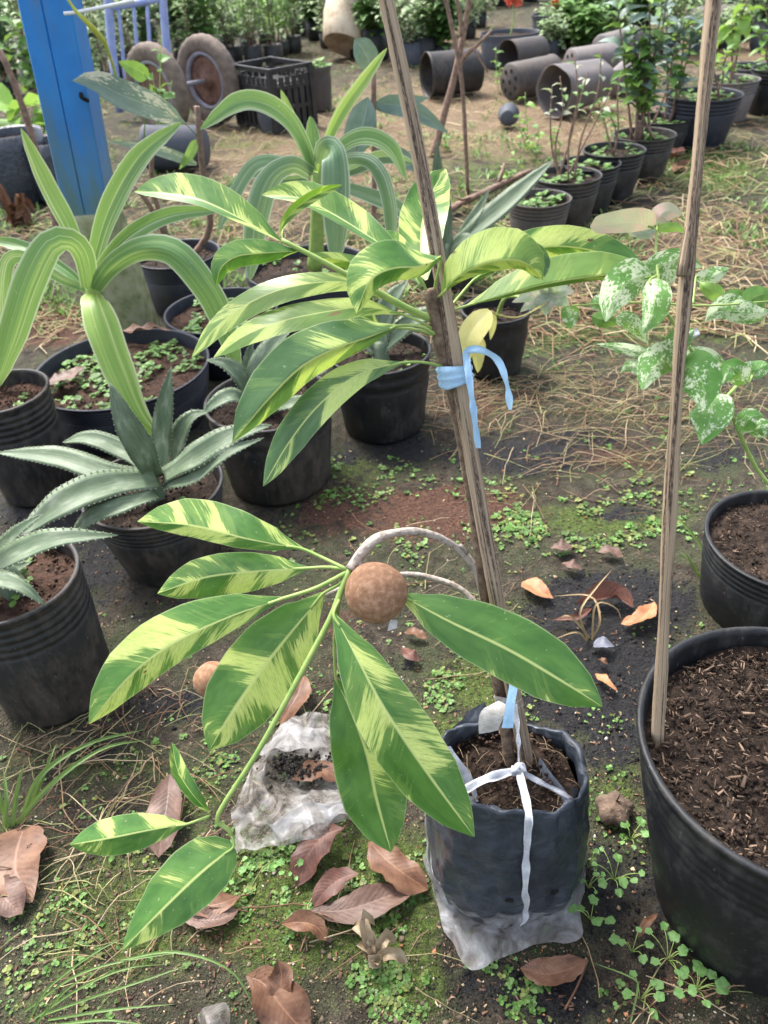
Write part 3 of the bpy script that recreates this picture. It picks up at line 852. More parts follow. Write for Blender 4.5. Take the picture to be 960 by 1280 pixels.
# rim folds inward at the front
n0 = len(v)
for j in range(K):
    a = 2 * math.pi * j / K
    q = bag_pt(a, bag_rim(a), 1)
    c0 = Vector((BC.x, BC.y, q.z))
    v.append(c0 + (q - c0) * (.93 + .07 * mnoise.noise(Vector((math.cos(a) * 3.3, math.sin(a) * 3.3, 6)))) + Vector((0, 0, .001 + .005 * mnoise.noise(Vector((math.cos(a) * 4, math.sin(a) * 4, 1)))))); uv.append((j / K, 1))
for j in range(K): f.append((NZ * K + j, NZ * K + (j + 1) % K, n0 + (j + 1) % K, n0 + j))
n1 = len(v)
for j in range(K):
    a = 2 * math.pi * j / K
    q = bag_pt(a, bag_rim(a) - .035, 1)
    c0 = Vector((BC.x, BC.y, q.z))
    v.append(c0 + (q - c0) * .9); uv.append((j / K, 1))
for j in range(K): f.append((n0 + j, n0 + (j + 1) % K, n1 + (j + 1) % K, n1 + j))
f.append(tuple(range(K - 1, -1, -1)))
obj('bag_wall', mesh('bag_wall', v, f, uv), M['black_film'], bag)
v, f, uv = soil_disc(BR * .95, .195, BC.x, BC.y, 2.2, .008)
obj('soil', mesh('soil', v, f), M['soil'], bag)
b = Batch()
for _ in range(420):
    aa, rr = U(0, 6.28), BR * .9 * math.sqrt(R())
    g = U(.3, 1.4); crumb(b, (BC.x + rr * math.cos(aa), BC.y + rr * math.sin(aa), .2 + U(0, .006)), U(.0012, .004), (.07 * g, .042 * g, .03 * g))
for _ in range(60):
    aa, rr = U(0, 6.28), BR * .85 * math.sqrt(R())
    q = Vector((BC.x + rr * math.cos(aa), BC.y + rr * math.sin(aa), .206))
    d_ = Vector((U(-1, 1), U(-1, 1), 0)) * .02
    strand(b, [q, q + d_ * .5 + Vector((0, 0, .004)), q + d_], .0005, (.3, .22, .14))
b.build('soil_bits', M['bits'], bag, kind='stuff')
# punched holes
for (x, y) in ((638, 1126), (694, 1116), (546, 1078)):
    best = None
    for aa in np.arange(3.0, 6.4, .02):
        for z in np.arange(.02, .2, .004):
            q = bag_pt(aa, z); p_ = proj(q); e = (p_[0] - x) ** 2 + (p_[1] - y) ** 2
            if best is None or e < best[0]: best = (e, aa, z)
    _, aa, z = best
    q = bag_pt(aa, z, 1.0); q = q + (CAM - q).normalized() * .004; t1 = (bag_pt(aa + .02, z) - bag_pt(aa - .02, z)).normalized(); t2 = (bag_pt(aa, z + .004) - bag_pt(aa, z - .004)).normalized()
    nn = t1.cross(t2).normalized()
    v = [q] + [q + (t1 * math.cos(t) * .0052 + t2 * math.sin(t) * .0044) * U(.8, 1.2) for t in np.arange(0, 6.28, .5)]
    f = [(0, 1 + i, 1 + (i + 1) % (len(v) - 1)) for i in range(len(v) - 1)]
    obj('drain_hole', mesh('drain_hole', v, f), M['hole'], bag)
# flaps of the turned-out rim
def sheet(name, rows, mat, parent=None, sub=5, crumple=.003, seed=0.0, thick=0.0, **kw):
    """soft sheet through a grid of world points"""
    g = [catmull(r_, sub * (len(r_) - 1)) for r_ in rows]
    cols = list(zip(*g))
    cols = [catmull(c_, sub * (len(rows) - 1)) for c_ in cols]
    n, m = len(cols), len(cols[0])
    v, f, uv = [], [], []
    for i in range(n):
        for j in range(m):
            q = cols[i][j]
            rg = lambda s_, o_: 1 - 2.4 * abs(mnoise.noise(q * s_ + o_))            # sharp creases
            v.append(q + Vector((rg(22, Vector((seed, 0, 0))), rg(22, Vector((0, seed + 9, 0))), rg(20, Vector((0, 0, seed + 4))) + .4 * rg(60, Vector((seed, 3, 0))))) * crumple * .8)
            uv.append((i / n, j / m))
    for i in range(n - 1):
        for j in range(m - 1): f.append((i * m + j, (i + 1) * m + j, (i + 1) * m + j + 1, i * m + j + 1))
    return obj(name, mesh(name, v, f, uv, seed), mat, parent, **kw)
sheet('rim_flap', [[P(548, 985, .86), P(556, 950, .9), P(562, 915, .95), P(585, 893, .97), P(606, 880, .975)], [P(556, 1000, .875), P(563, 955, .905), P(570, 935, .95), P(590, 915, .965), P(612, 912, .965)]], M['black_film'], bag, crumple=.004, seed=1)
sheet('rim_flap', [[P(546, 938, .9), P(565, 972, .885), P(580, 1012, .87)], [P(560, 935, .905), P(588, 970, .885), P(596, 1005, .87)]], M['grey_film'], bag, crumple=.004, seed=2)
sheet('rim_flap', [[P(672, 950, .905), P(690, 972, .885), P(712, 1000, .86)], [P(668, 985, .9), P(686, 992, .885), P(706, 1006, .862)]], M['grey_film'], bag, crumple=.004, seed=5)
sheet('rim_flap', [[P(712, 985, .875), P(727, 995, .88), P(729, 1030, .90)], [P(716, 1000, .86), P(722, 1015, .868), P(722, 1040, .89)]], M['black_film'], bag, crumple=.003, seed=6)

# clear plastic sleeve round the foot of the bag
sl = thing('plastic_sleeve', (BC.x, BC.y, 0), 'torn clear plastic sleeve spread under the foot of the black grow bag', 'plastic sleeve')
rows = []
for (zz, infl) in ((.05, 1.025), (.036, 1.035), (.022, 1.05), (.01, 1.09)):
    r_ = []
    for aa in np.linspace(math.radians(150), math.radians(385), 20):
        q = bag_pt(aa, zz + .012 * mnoise.noise(Vector((aa * 2, zz * 20, 1))) + (.11 * max(0, (3.2 - aa) / .6) if zz > .045 else 0), infl)
        r_.append(q)
    rows.append(r_)
last = []
for aa in np.linspace(math.radians(150), math.radians(385), 20):
    q = bag_pt(aa, .006, 1.1)
    fr = math.exp(-((aa - 4.25) / .38) ** 2)
    f2 = math.exp(-((aa - 5.35) / .4) ** 2)
    q.y -= .05 * math.exp(-((aa - 4.1) / .42) ** 2) + .03 * f2 + .02 * math.exp(-((aa - 4.7) / .5) ** 2); q.x += .008 * f2 - .006 * fr
    q.z = gh(q.x, q.y) + .005 + .003 * R(); last.append(q)
rows.append(last)
sheet('film', rows, M['clear_film'], sl, sub=3, crumple=.0045, seed=3)

# the sapodilla
tree = thing('sapodilla_plant', tuple(P(640, 962, .915)), 'variegated sapodilla with lime blotched leaves and a round brown fruit, in the black grow bag', 'plant')
TR = [P(636, 985, .925), P(634, 930, .905), P(622, 850, .885), P(609, 760, .855), P(600, 690, .835), P(585, 590, .80), P(568, 500, .772), P(552, 440, .748), P(546, 405, .737), P(536, 362, .722)]
tube('trunk', TR, lambda t: .0072 - .0012 * t, M['bark'], tree, n=70, k=12, rough=.16, seed=1)
BRN = [P(606, 752, .855), P(596, 715, .845), P(575, 688, .835), P(545, 670, .82), P(510, 664, .81), P(475, 672, .80), P(452, 690, .793), P(438, 712, .79)]
br = tube('branch', BRN, lambda t: .0048 - .0014 * math.sin(math.pi * t) + .0012 * t, M['twig'], tree, n=60, k=10, rough=.3, seed=2)
tube('spur', [P(584, 692, .835), P(577, 682, .83), P(575, 681, .83)], (.002, .0022), M['twig'], br, n=3, k=6)
tube('branch', [P(604, 765, .858), P(578, 738, .86), P(545, 724, .86), P(505, 718, .855), P(450, 728, .84), P(395, 748, .84), P(340, 772, .85)], (.0036, .0028), M['twig'], tree, n=26, k=8, rough=.12, seed=4)
tube('branch', [P(437, 712, .79), P(425, 742, .79), P(412, 775, .79), P(372, 850, .80), P(322, 940, .81), P(272, 1020, .82), P(285, 1035, .825), P(290, 1046, .83)], (.0034, .0026), M['stalk'], tree, n=36, k=8, rough=.04, seed=5)
tube('shoot', [P(545, 400, .737), P(510, 385, .725), P(450, 352, .71), P(395, 322, .70), P(352, 300, .695)], (.0032, .0022), M['stalk'], tree, n=20, k=8)
def fruit(px, py, rpx, d, seed):
    c = P(px, py, d); r_ = rpx / FPX * d
    v, f = [], []
    nu, nv = 40, 26
    ax = (P(px + 4, py + 14, d - .012) - c).normalized()
    qm = ax.to_track_quat('Z', 'Y').to_matrix()
    for i in range(nv + 1):
        t = math.pi * i / nv
        for j in range(nu):
            a = 2 * math.pi * j / nu
            q = Vector((math.sin(t) * math.cos(a), math.sin(t) * math.sin(a), math.cos(t) * .97))
            rr = 1 + .045 * mnoise.noise(q * 1.3 + Vector((seed, 0, 0))) + .006 * mnoise.noise(q * 9)
            if t < .2: rr += .03 * (1 - t / .2)
            v.append(c + qm @ (q * r_ * rr))
    for i in range(nv):
        for j in range(nu): f.append((i * nu + j, (i + 1) * nu + j, (i + 1) * nu + (j + 1) % nu, i * nu + (j + 1) % nu))
    return obj('fruit', mesh('fruit', v, f), M['fruit'], tree)
fr_ = fruit(470, 741, 39.5, .785, 1)
tube('fruit_stalk', [P(447, 700, .792), P(452, 710, .79), P(458, 720, .787)], (.003, .0034), M['twig'], fr_, n=4, k=8)
sheet('dried_calyx', [[P(488, 775, .785), P(484, 790, .785)], [P(497, 776, .785), P(497, 786, .783)]], M['dirty_tie'], fr_, crumple=.001)
fr2 = fruit(266, 850, 24, .89, 2)
tube('fruit_stalk', [P(340, 772, .85), P(300, 800, .87), P(275, 832, .886)], (.0025, .003), M['twig'], fr2, n=8, k=6)

ND = (545, 398, .737)
def ulf(pts, wl, wr, m, **kw):
    return leaf(tree, pts, wl, wr, M[m], smat=M['stalk'], **kw)
# upper crown: base -> tip; wl is the left side looking from base to tip
ulf([(350, 301, .695), (315, 281, .69), (255, 252, .69), (205, 242, .70), (168, 240, .715)], 7, 29, 'sapo_g', fl=55, fr=-25, wave=.05)
ulf([(353, 298, .695), (352, 285, .70), (368, 262, .71), (398, 242, .715), (428, 231, .72)], 7, 7, 'sapo_y', fl=50, fr=30, under=True)
ulf([(508, 326, .715), (468, 300, .72), (420, 270, .73), (375, 248, .735), (327, 244, .74)], 7, 26, 'sapo', fl=55, fr=-20, wave=.05, stalk=[(528, 352, .72), (540, 385, .735)])
ulf([(372, 314, .70), (335, 316, .685), (298, 320, .675), (277, 334, .675), (270, 358, .685)], 14, 19, 'sapo_g', fl=-30, fr=-30, wave=.04)
ulf([(500, 345, .725), (470, 335, .72), (430, 326, .72), (385, 318, .72)], 9, 9, 'sapo', fl=-40, fr=-20, under=True)
ulf([(478, 372, .735), (437, 353, .72), (375, 356, .71), (320, 374, .71), (272, 407, .72), (240, 446, .735)], 17, 15, 'sapo_y', fl=35, fr=-45, wave=.08, under=True, stalk=[(510, 390, .735), (540, 402, .737)])
ulf([(500, 392, .735), (455, 384, .715), (400, 391, .705), (350, 402, .70), (305, 420, .705), (267, 447, .715)], 16, 17, 'sapo_y', fl=35, fr=-40, wave=.08, under=True, stalk=[(525, 402, .735), (543, 412, .738)])
ulf([(498, 407, .725), (462, 421, .695), (420, 436, .675), (378, 458, .665), (335, 500, .665), (291, 553, .68)], 21, 40, 'sapo_dull', fl=-62, fr=-22, wave=.1, stalk=[(525, 408, .73), (545, 418, .738)])
ulf([(505, 453, .725), (450, 467, .70), (402, 503, .685), (362, 552, .69), (329, 608, .705)], 20, 24, 'sapo_dull', fl=20, fr=-25, wave=.09, stalk=[(530, 453, .735), (553, 458, .748)])
ulf([(552, 322, .70), (525, 333, .68), (490, 336, .665), (462, 352, .66), (446, 392, .67)], 16, 36, 'sapo', fl=-30, fr=-30, wave=.05, stalk=[(545, 350, .715), (540, 385, .735)])
ulf([(552, 368, .72), (572, 347, .70), (605, 330, .685), (642, 325, .68), (664, 334, .69), (678, 350, .70)], 41, 12, 'sapo_y', fl=-30, fr=-50, wave=.09, under=True, stalk=[(535, 380, .735), (540, 395, .737)])
ulf([(648, 324, .695), (660, 318, .70), (670, 328, .71), (678, 349, .71)], 18, 16, 'sapo_dull', fl=-10, fr=-10)
ulf([(533, 350, .74), (527, 318, .77), (528, 280, .79), (538, 245, .805), (557, 211, .82)], 30, 29, 'sapo_y', fl=10, fr=15, wave=.08)
ulf([(590, 352, .75), (640, 318, .76), (700, 308, .77), (760, 318, .785), (806, 335, .80)], 26, 16, 'sapo_y', fl=-20, fr=-30, wave=.05, stalk=[(562, 385, .74), (548, 402, .738)])
ulf([(584, 382, .735), (620, 372, .725), (680, 356, .72), (750, 345, .725), (822, 342, .74)], 33, 5, 'sapo_y', fl=-35, fr=-50, wave=.05, under=True, stalk=[(563, 392, .735), (556, 425, .742)])
ulf([(525, 355, .73), (505, 325, .74), (490, 305, .75), (472, 293, .765)], 12, 16, 'sapo_y', fl=10, fr=10)
ulf([(478, 408, .745), (450, 395, .75), (420, 390, .76), (385, 402, .77)], 15, 15, 'sapo', fl=20, fr=-20, stalk=[(520, 412, .74), (546, 420, .74)])
# lower branch
ulf([(378, 686, .805), (310, 674, .80), (240, 657, .81), (172, 652, .83)], 15, 36, 'sapo_y', fl=-25, fr=-12, wave=.05, stalk=[(405, 698, .80), (434, 712, .79)], sr=.002)
ulf([(386, 710, .815), (320, 714, .82), (255, 722, .83), (197, 742, .85)], 27, 27, 'sapo', fl=-15, fr=-15, wave=.06, stalk=[(410, 709, .81), (436, 712, .79)], sr=.002)
ulf([(354, 748, .79), (290, 770, .77), (215, 805, .765), (160, 848, .775), (111, 905, .79)], 25, 42, 'sapo_y', fl=-22, fr=-15, wave=.05, stalk=[(395, 735, .79), (436, 714, .79)], sr=.0024)
ulf([(404, 742, .825), (352, 805, .84), (318, 850, .85), (285, 898, .86), (262, 938, .87)], 46, 50, 'sapo', fl=-8, fr=-12, wave=.05, stalk=[(425, 730, .81), (437, 715, .79)], sr=.002)
ulf([(417, 768, .775), (445, 820, .76), (480, 885, .755), (530, 960, .765), (593, 1046, .785)], 42, 44, 'sapo', fl=-12, fr=-20, wave=.05, stalk=[(424, 750, .785)], sr=.002)
ulf([(420, 850, .83), (437, 885, .835), (458, 940, .845), (471, 1000, .855), (489, 1065, .865)], 44, 46, 'sapo_g', fl=-12, fr=-10, wave=.05, stalk=[(418, 800, .81), (424, 750, .79)], sr=.002)
ulf([(497, 742, .80), (560, 776, .785), (635, 812, .775), (700, 850, .775), (753, 883, .785)], 46, 38, 'sapo', fl=-12, fr=-14, wave=.05, stalk=[(470, 730, .83), (445, 715, .80)], sr=.002)
ulf([(262, 1016, .82), (240, 992, .81), (222, 962, .815), (215, 928, .825)], 8, 11, 'sapo_g', fl=50, fr=20)
ulf([(234, 1030, .815), (185, 1038, .805), (135, 1048, .81), (87, 1056, .825)], 22, 25, 'sapo_g', fl=-30, fr=-10, wave=.03, stalk=[(262, 1020, .82)])
ulf([(292, 1058, .825), (250, 1092, .80), (205, 1135, .79), (153, 1187, .79)], 36, 42, 'sapo_g', fl=-15, fr=-12, wave=.04, stalk=[(288, 1040, .828)], prof=OVATE)

# ------------------------------------------------------------------ ties
def ribbon(name, pts, w, mat, parent=None, fn=P, twist=0.0, n=24, **kw):
    c = catmull([fn(*q) for q in pts], n)
    v, f, uv = [], [], []
    for i, q in enumerate(c):
        T = (c[min(i + 1, n)] - c[max(i - 1, 0)]).normalized()
        V = (CAM - q).normalized()
        s = V.cross(T).normalized()
        s = Matrix.Rotation(twist * i / n + .3 * math.sin(i * .8), 3, T) @ s
        nn = T.cross(s)
        ww = w * (1 + .25 * mnoise.noise(Vector((i * .4, w * 900, 0))))
        for a, h in ((-1, 0), (-.4, .18), (.3, -.1), (1, .1)):
            v.append(q + s * (a * ww / 2) + nn * (h * ww)); uv.append((a, i / n))
    for i in range(n):
        for j in range(3): f.append((i * 4 + j, (i + 1) * 4 + j, (i + 1) * 4 + j + 1, i * 4 + j + 1))
    return obj(name, mesh(name, v, f, uv), mat, parent, **kw)
def wrap(name, c, axis, rx, ry, hgt, mat, parent, turns=3, seed=0.0):
    """crumpled band of ribbon round two stems"""
    x = axis.cross((CAM - c)).normalized(); y = axis.cross(x)
    v, f, uv = [], [], []
    k, m = 28, 8
    for i in range(m + 1):
        for j in range(k):
            a = 2 * math.pi * j / k
            n = 1 + .1 * mnoise.noise(Vector((math.cos(a) * 1.4, math.sin(a) * 1.4, i * 1.1 + seed))) + .05 * math.cos(i * 2.4 + a)
            if i in (0, m): n *= .96
            v.append(c + axis * (hgt * (i / m - .5) * (1 + .15 * math.sin(a * 2))) + x * (rx * n * math.cos(a)) + y * (ry * n * math.sin(a))); uv.append((j / k, i / m))
    for i in range(m):
        for j in range(k): f.append((i * k + j, i * k + (j + 1) % k, (i + 1) * k + (j + 1) % k, (i + 1) * k + j))
    return obj(name, mesh(name, v, f, uv), mat, parent)
tc = (stake_pt(468) + P(558, 468, .755)) / 2 + Vector((.0025, 0, 0))
tie = thing('ribbon_tie', tuple(tc), 'light blue ribbon binding the sapodilla stem high on its stake, two loose ends', 'ribbon')
axis = (stake_pt(400) - stake_pt(500)).normalized()
wrap('band', tc, axis, .0175, .0155, .02, M['blue_tie'], tie, seed=2)
ribbon('loose_end', [(584, 458, .733), (583, 440, .73), (600, 437, .725), (622, 450, .72), (634, 480, .72), (638, 512, .725)], .0075, M['blue_tie'], tie, twist=.9)
ribbon('loose_end', [(583, 445, .732), (586, 470, .732), (591, 505, .738), (598, 560, .752)], .0065, M['blue_tie'], tie, twist=.5)
tc = P(638, 892, .88)
tie = thing('ribbon_tie', tuple(tc), 'blue and soiled white ribbon tied low on the stake just above the bag', 'ribbon')
wrap('band', P(636, 878, .885), axis, .0155, .0115, .026, M['dirty_tie'], tie, seed=5)
sheet('loose_end', [[P(622, 876, .865), P(632, 880, .86)], [P(600, 892, .86), P(630, 895, .855)], [P(598, 917, .862), P(624, 914, .86)]], M['dirty_tie'], tie, crumple=.002, seed=8)
sheet('loose_end', [[P(636, 850, .86), P(648, 850, .86)], [P(632, 880, .852), P(643, 880, .852)], [P(626, 911, .85), P(640, 912, .85)]], M['blue_tie'], tie, crumple=.002, seed=9)
st = thing('tie_string', tuple(P(648, 963, .87)), 'white plastic string knotted over the grow bag and running down its front', 'string')
ribbon('strand', [(643, 880, .868), (648, 920, .868), (649, 962, .868)], .0065, M['white_tie'], st, twist=1.5)
ribbon('strand', [(648, 962, .866), (612, 972, .862), (585, 985, .855), (565, 1001, .85), (552, 1018, .855)], .0095, M['white_tie'], st, twist=.4)
ribbon('strand', [(648, 962, .866), (672, 976, .865), (700, 990, .86), (716, 1001, .858), (724, 1015, .868)], .006, M['white_tie'], st, twist=.4)
rimq = bag_pt(4.75, bag_rim(4.75)) + Vector((0, -.006, .007))
fp = [P(648, 962, .866), P(648, 962, .866).lerp(rimq, .55) + Vector((0, 0, .003)), rimq]
rpx, rpy, _ = proj(rimq)
def front_pt(px, py):
    best = None
    for z in np.arange(.005, .225, .003):
        for aa in np.arange(4.4, 5.4, .03):
            q = bag_pt(aa, z); p_ = proj(q); e = (p_[0] - px) ** 2 + (p_[1] - py) ** 2
            if best is None or e < best[0]: best = (e, q)
    return best[1] + (CAM - best[1]).normalized() * .011
ribbon('strand', [(q,) for q in fp + [front_pt(rpx + (656 - rpx) * t, rpy + (1174 - rpy) * t) for t in (.12, .35, .6, .8, 1)]], .0085, M['white_tie'], st, fn=lambda q: q, twist=.6, n=40)
v, f = [], []
kc = P(648, 962, .862)
parts = [tube_data([kc + Vector((.007 * math.cos(a + t), .004 * math.sin(a * 2 + t), .006 * math.sin(a + t))) for a in np.linspace(0, 5.6, 9)], (.0022, .0022), 18, 6) for t in (0, 1.2, 2.4)]
v, f, uv = join_data(parts)
obj('knot', mesh('knot', v, f, uv), M['white_tie'], st)

# ------------------------------------------------------------------ striped lilies
def straps(name, label, loc, lst, mat, group=None, stem=None, stem_r=(.012, .02)):
    o = thing(name, loc, label, 'lily', group)
    for e in lst:
        pts, w, kw = e[0], e[1], (e[2] if len(e) > 2 else {})
        m = M[kw.pop('m')] if 'm' in kw else M[mat]
        kw = dict(dict(fl=28, fr=28, wave=.05, n=26, prof=STRAP, mode='y'), **kw)
        leaf(o, pts, w * .8, w * .8, m, **kw)
    if stem: tube('stem', [Yp(*q) for q in stem], stem_r, M['stalk'], o, n=10, k=10)
    return o
cB = POT['B'][0]
straps('striped_lily', 'striped lily with arching cream edged strap leaves in the weedy ribbed pot', (cB.x, cB.y, POT['B'][2]), [
    ([(110, 358, 1.72), (103, 325, 1.72), (86, 282, 1.74), (60, 232, 1.78), (26, 160, 1.82)], 14, {'m': 'strap_lime', 'fl': 30, 'fr': 10}),
    ([(113, 358, 1.70), (119, 318, 1.69), (138, 258, 1.68), (175, 195, 1.68), (228, 152, 1.70)], 17, {'fl': 10, 'fr': 28}),
    ([(115, 360, 1.68), (128, 330, 1.66), (165, 292, 1.64), (215, 268, 1.64), (282, 262, 1.66)], 13, {'fl': 30, 'fr': 15}),
    ([(117, 362, 1.66), (140, 332, 1.62), (175, 312, 1.58), (215, 315, 1.54), (250, 350, 1.52), (278, 400, 1.52), (302, 482, 1.52)], 23, {'fl': -12, 'fr': -25}),
    ([(112, 362, 1.66), (105, 320, 1.62), (88, 301, 1.59), (62, 306, 1.57), (38, 350, 1.54), (18, 410, 1.52), (-8, 492, 1.52)], 25, {'fl': -20, 'fr': -10, 'm': 'strap'}),
    ([(117, 366, 1.64), (118, 376, 1.58), (128, 408, 1.53), (148, 462, 1.48), (175, 520, 1.44), (208, 553, 1.43)], 27, {'m': 'strap_lime', 'fl': -14, 'fr': -14, 'prof': [(0, .5), (.12, .75), (.3, 1), (.55, .92), (.78, .62), (.93, .3), (1, .03)]}),
    ([(108, 362, 1.70), (85, 340, 1.72), (50, 318, 1.75), (18, 305, 1.78), (-20, 298, 1.8)], 10, {'fl': 35, 'fr': 20}),
    ([(110, 362, 1.70), (75, 348, 1.70), (40, 325, 1.7), (15, 322, 1.7), (5, 350, 1.68), (2, 440, 1.66)], 11, {'fl': -20, 'fr': 20}),
], 'strap', stem=[(140, 458, cB.y), (128, 415, 1.72), (114, 356, 1.69)], stem_r=(.026, .014))
cI = POT['I'][0]
straps('striped_lily', 'bluish green striped lily with wide drooping straps behind the sapodilla leaves', (cI.x, cI.y, POT['I'][2]), [
    ([(390, 215, 2.26), (382, 185, 2.25), (362, 150, 2.24), (330, 128, 2.22), (295, 128, 2.2), (250, 162, 2.18)], 15, {'fl': 30, 'fr': 0}),
    ([(398, 215, 2.26), (410, 175, 2.27), (428, 138, 2.28), (455, 100, 2.3), (484, 60, 2.32)], 10, {'m': 'strap_lime'}),
    ([(392, 212, 2.26), (380, 180, 2.27), (364, 148, 2.29), (351, 112, 2.3)], 9, {'m': 'strap_lime'}),
    ([(400, 205, 2.25), (406, 186, 2.2), (417, 192, 2.14), (420, 250, 2.1), (420, 335, 2.08)], 23, {'fl': -8, 'fr': -8, 'm': 'strap_blue'}),
    ([(390, 218, 2.24), (366, 206, 2.2), (338, 222, 2.16), (322, 268, 2.13), (312, 352, 2.1)], 20, {'fl': -12, 'fr': -12, 'm': 'strap_blue'}),
    ([(386, 218, 2.28), (352, 202, 2.28), (318, 206, 2.27), (292, 245, 2.25), (272, 290, 2.24)], 11, {'fl': 20, 'fr': -20, 'm': 'strap_blue'}),
    ([(402, 215, 2.26), (430, 180, 2.25), (460, 170, 2.24), (490, 185, 2.23), (508, 225, 2.22)], 13, {'fl': -10, 'fr': 20}),
    ([(402, 222, 2.26), (440, 212, 2.28), (480, 196, 2.29), (520, 205, 2.3)], 11, {'m': 'strap_blue'}),
    ([(396, 215, 2.32), (392, 180, 2.36), (388, 145, 2.38)], 11, {'m': 'strap'}),
    ([(405, 228, 2.26), (450, 240, 2.25), (500, 262, 2.24), (530, 300, 2.23)], 12, {'m': 'strap_blue', 'fl': -10}),
    ([(388, 222, 2.3), (350, 225, 2.32), (318, 215, 2.34), (280, 235, 2.36)], 9, {'m': 'strap_blue'}),
    ([(400, 222, 2.26), (432, 200, 2.24), (466, 205, 2.2), (486, 250, 2.17), (490, 330, 2.15)], 12, {'m': 'strap_blue', 'fl': -15, 'fr': -15}),
], 'strap', stem=[(393, 335, cI.y - .02), (396, 300, 2.27), (397, 215, 2.26)], stem_r=(.024, .016))

# ------------------------------------------------------------------ agaves
def agave_leaf(parent, pts, w, fl=18, teeth=True, thick=.16, mode='y', n=16, normal=None):
    fn = {'d': P, 'y': Yp}[mode]
    c = catmull([fn(*q) for q in pts], n)
    s = depth(c[n // 2]) / FPX
    _seed[0] += 1; seed = _seed[0] * .61
    v, f, uv = [], [], []
    A = (-1, -.6, -.25, .25, .6, 1)
    K_ = 10
    prev = None
    edge = []
    for i, q in enumerate(c):
        T = (c[min(i + 1, n)] - c[max(i - 1, 0)]).normalized()
        V = ((CAM - q).normalized() * .7 + Vector((0, 0, .6))).normalized() if normal is None else normal
        L = V.cross(T); L = (L - T * L.dot(T)).normalized() if L.length > .1 else prev
        prev = L
        N = T.cross(L)
        ww = interp(AGAVE, i / n) * w * s
        th = ww * thick * 2 + .0008
        for a in A: v.append(q + L * (a * ww) + N * (abs(a) * ww * math.tan(math.radians(fl)))); uv.append((.5 + .5 * a, i / n))
        for a in (.6, .25, -.25, -.6): v.append(q + L * (a * ww) + N * (abs(a) * ww * math.tan(math.radians(fl)) - th * (1 - a * a))); uv.append((.5 + .5 * a, i / n))
        edge.append((q + L * ww + N * (ww * math.tan(math.radians(fl))), q - L * ww + N * (ww * math.tan(math.radians(fl))), L, T))
    for i in range(n):
        for j in range(K_): f.append((i * K_ + j, (i + 1) * K_ + j, (i + 1) * K_ + (j + 1) % K_, i * K_ + (j + 1) % K_))
    f.append(tuple(range(K_)))
    f.append(tuple(n * K_ + j for j in range(K_ - 1, -1, -1)))
    o = obj('leaf', mesh('leaf', v, f, uv, seed), M['agave'], parent)
    if teeth:
        v, f = [], []
        m = int((c[0] - c[-1]).length / .009)
        for k in range(1, m):
            t = k / m * n; i = min(n - 1, int(t)); fr = t - i
            for sd2 in (0, 1):
                q = edge[i][sd2].lerp(edge[i + 1][sd2], fr); L, T = edge[i][2] * (1 if sd2 == 0 else -1), edge[i][3]
                b0 = len(v)
                z = Vector((0, 0, .0008))
                v += [q - T * .0013 - L * .001, q + T * .0013 - L * .001, q + L * .0019 + T * .001, q - L * .001 + z * 2]
                f += [(b0, b0 + 1, b0 + 2), (b0 + 1, b0 + 3, b0 + 2), (b0 + 3, b0, b0 + 2)]
        obj('spines', mesh('spines', v, f, None, smooth=False), M['spine'], o, kind='stuff')
    return o
M['spine'] = simple('pale_spines', (.34, .36, .26), (.44, .44, .33), 30, .6, .1)
def agave(key, label, lst, fl=18):
    c = POT[key][0]
    o = thing('agave', (c.x, c.y, POT[key][2]), label, 'agave')
    for e in lst: agave_leaf(o, e[0], e[1], e[2] if len(e) > 2 else fl)
    tube('heart', [Vector((c.x, c.y, POT[key][2] - .01)), Vector((c.x, c.y, POT[key][2] + .05))], (.025, .012), M['agave'], o, n=4, k=10)
    return o
yC = POT['C'][0].y
agave('C', 'grey green agave with toothed leaves and brown scars in the scuffed pot', [
    ([(192, 598, yC), (180, 570, yC - .02), (158, 530, yC - .02), (137, 478, yC)], 18),
    ([(205, 592, yC + .02), (203, 545, yC + .05), (208, 500, yC + .06), (214, 458, yC + .07)], 13),
    ([(205, 597, yC), (245, 572, yC - .03), (290, 545, yC - .02), (340, 531, yC)], 18),
    ([(205, 608, yC - .02), (240, 598, yC - .05), (280, 568, yC - .05), (330, 547, yC - .02)], 11),
    ([(190, 598, yC), (130, 590, yC), (70, 572, yC + .03), (-5, 566, yC + .06)], 16),
    ([(195, 600, yC - .02), (135, 607, yC - .07), (75, 632, yC - .12), (18, 675, yC - .15)], 22),
    ([(195, 618, yC - .05), (150, 633, yC - .1), (112, 648, yC - .12), (85, 680, yC - .13)], 13),
    ([(208, 592, yC + .03), (222, 550, yC + .06), (238, 522, yC + .07), (262, 514, yC + .08)], 13),
    ([(190, 588, yC + .04), (150, 562, yC + .08), (110, 548, yC + .1), (78, 553, yC + .12)], 13),
])
yD = POT['D'][0].y
agave('D', 'pale blue agave with frosted toothed leaves in the scratched pot by the grass', [
    ([(-30, 720, yD), (10, 698, yD - .03), (70, 674, yD - .04), (148, 669, yD - .02)], 18),
    ([(-25, 705, yD), (5, 680, yD), (30, 658, yD), (54, 642, yD + .01)], 10),
    ([(-35, 725, yD - .02), (-5, 724, yD - .06), (28, 734, yD - .08), (58, 758, yD - .09)], 13),
    ([(-30, 718, yD), (0, 718, yD + .02), (40, 702, yD + .03)], 11),
    ([(-30, 700, yD), (-28, 660, yD), (-40, 600, yD)], 16),
    ([(-40, 720, yD), (-60, 735, yD - .06), (-100, 770, yD - .1)], 15),
])
yE = POT['E'][0].y
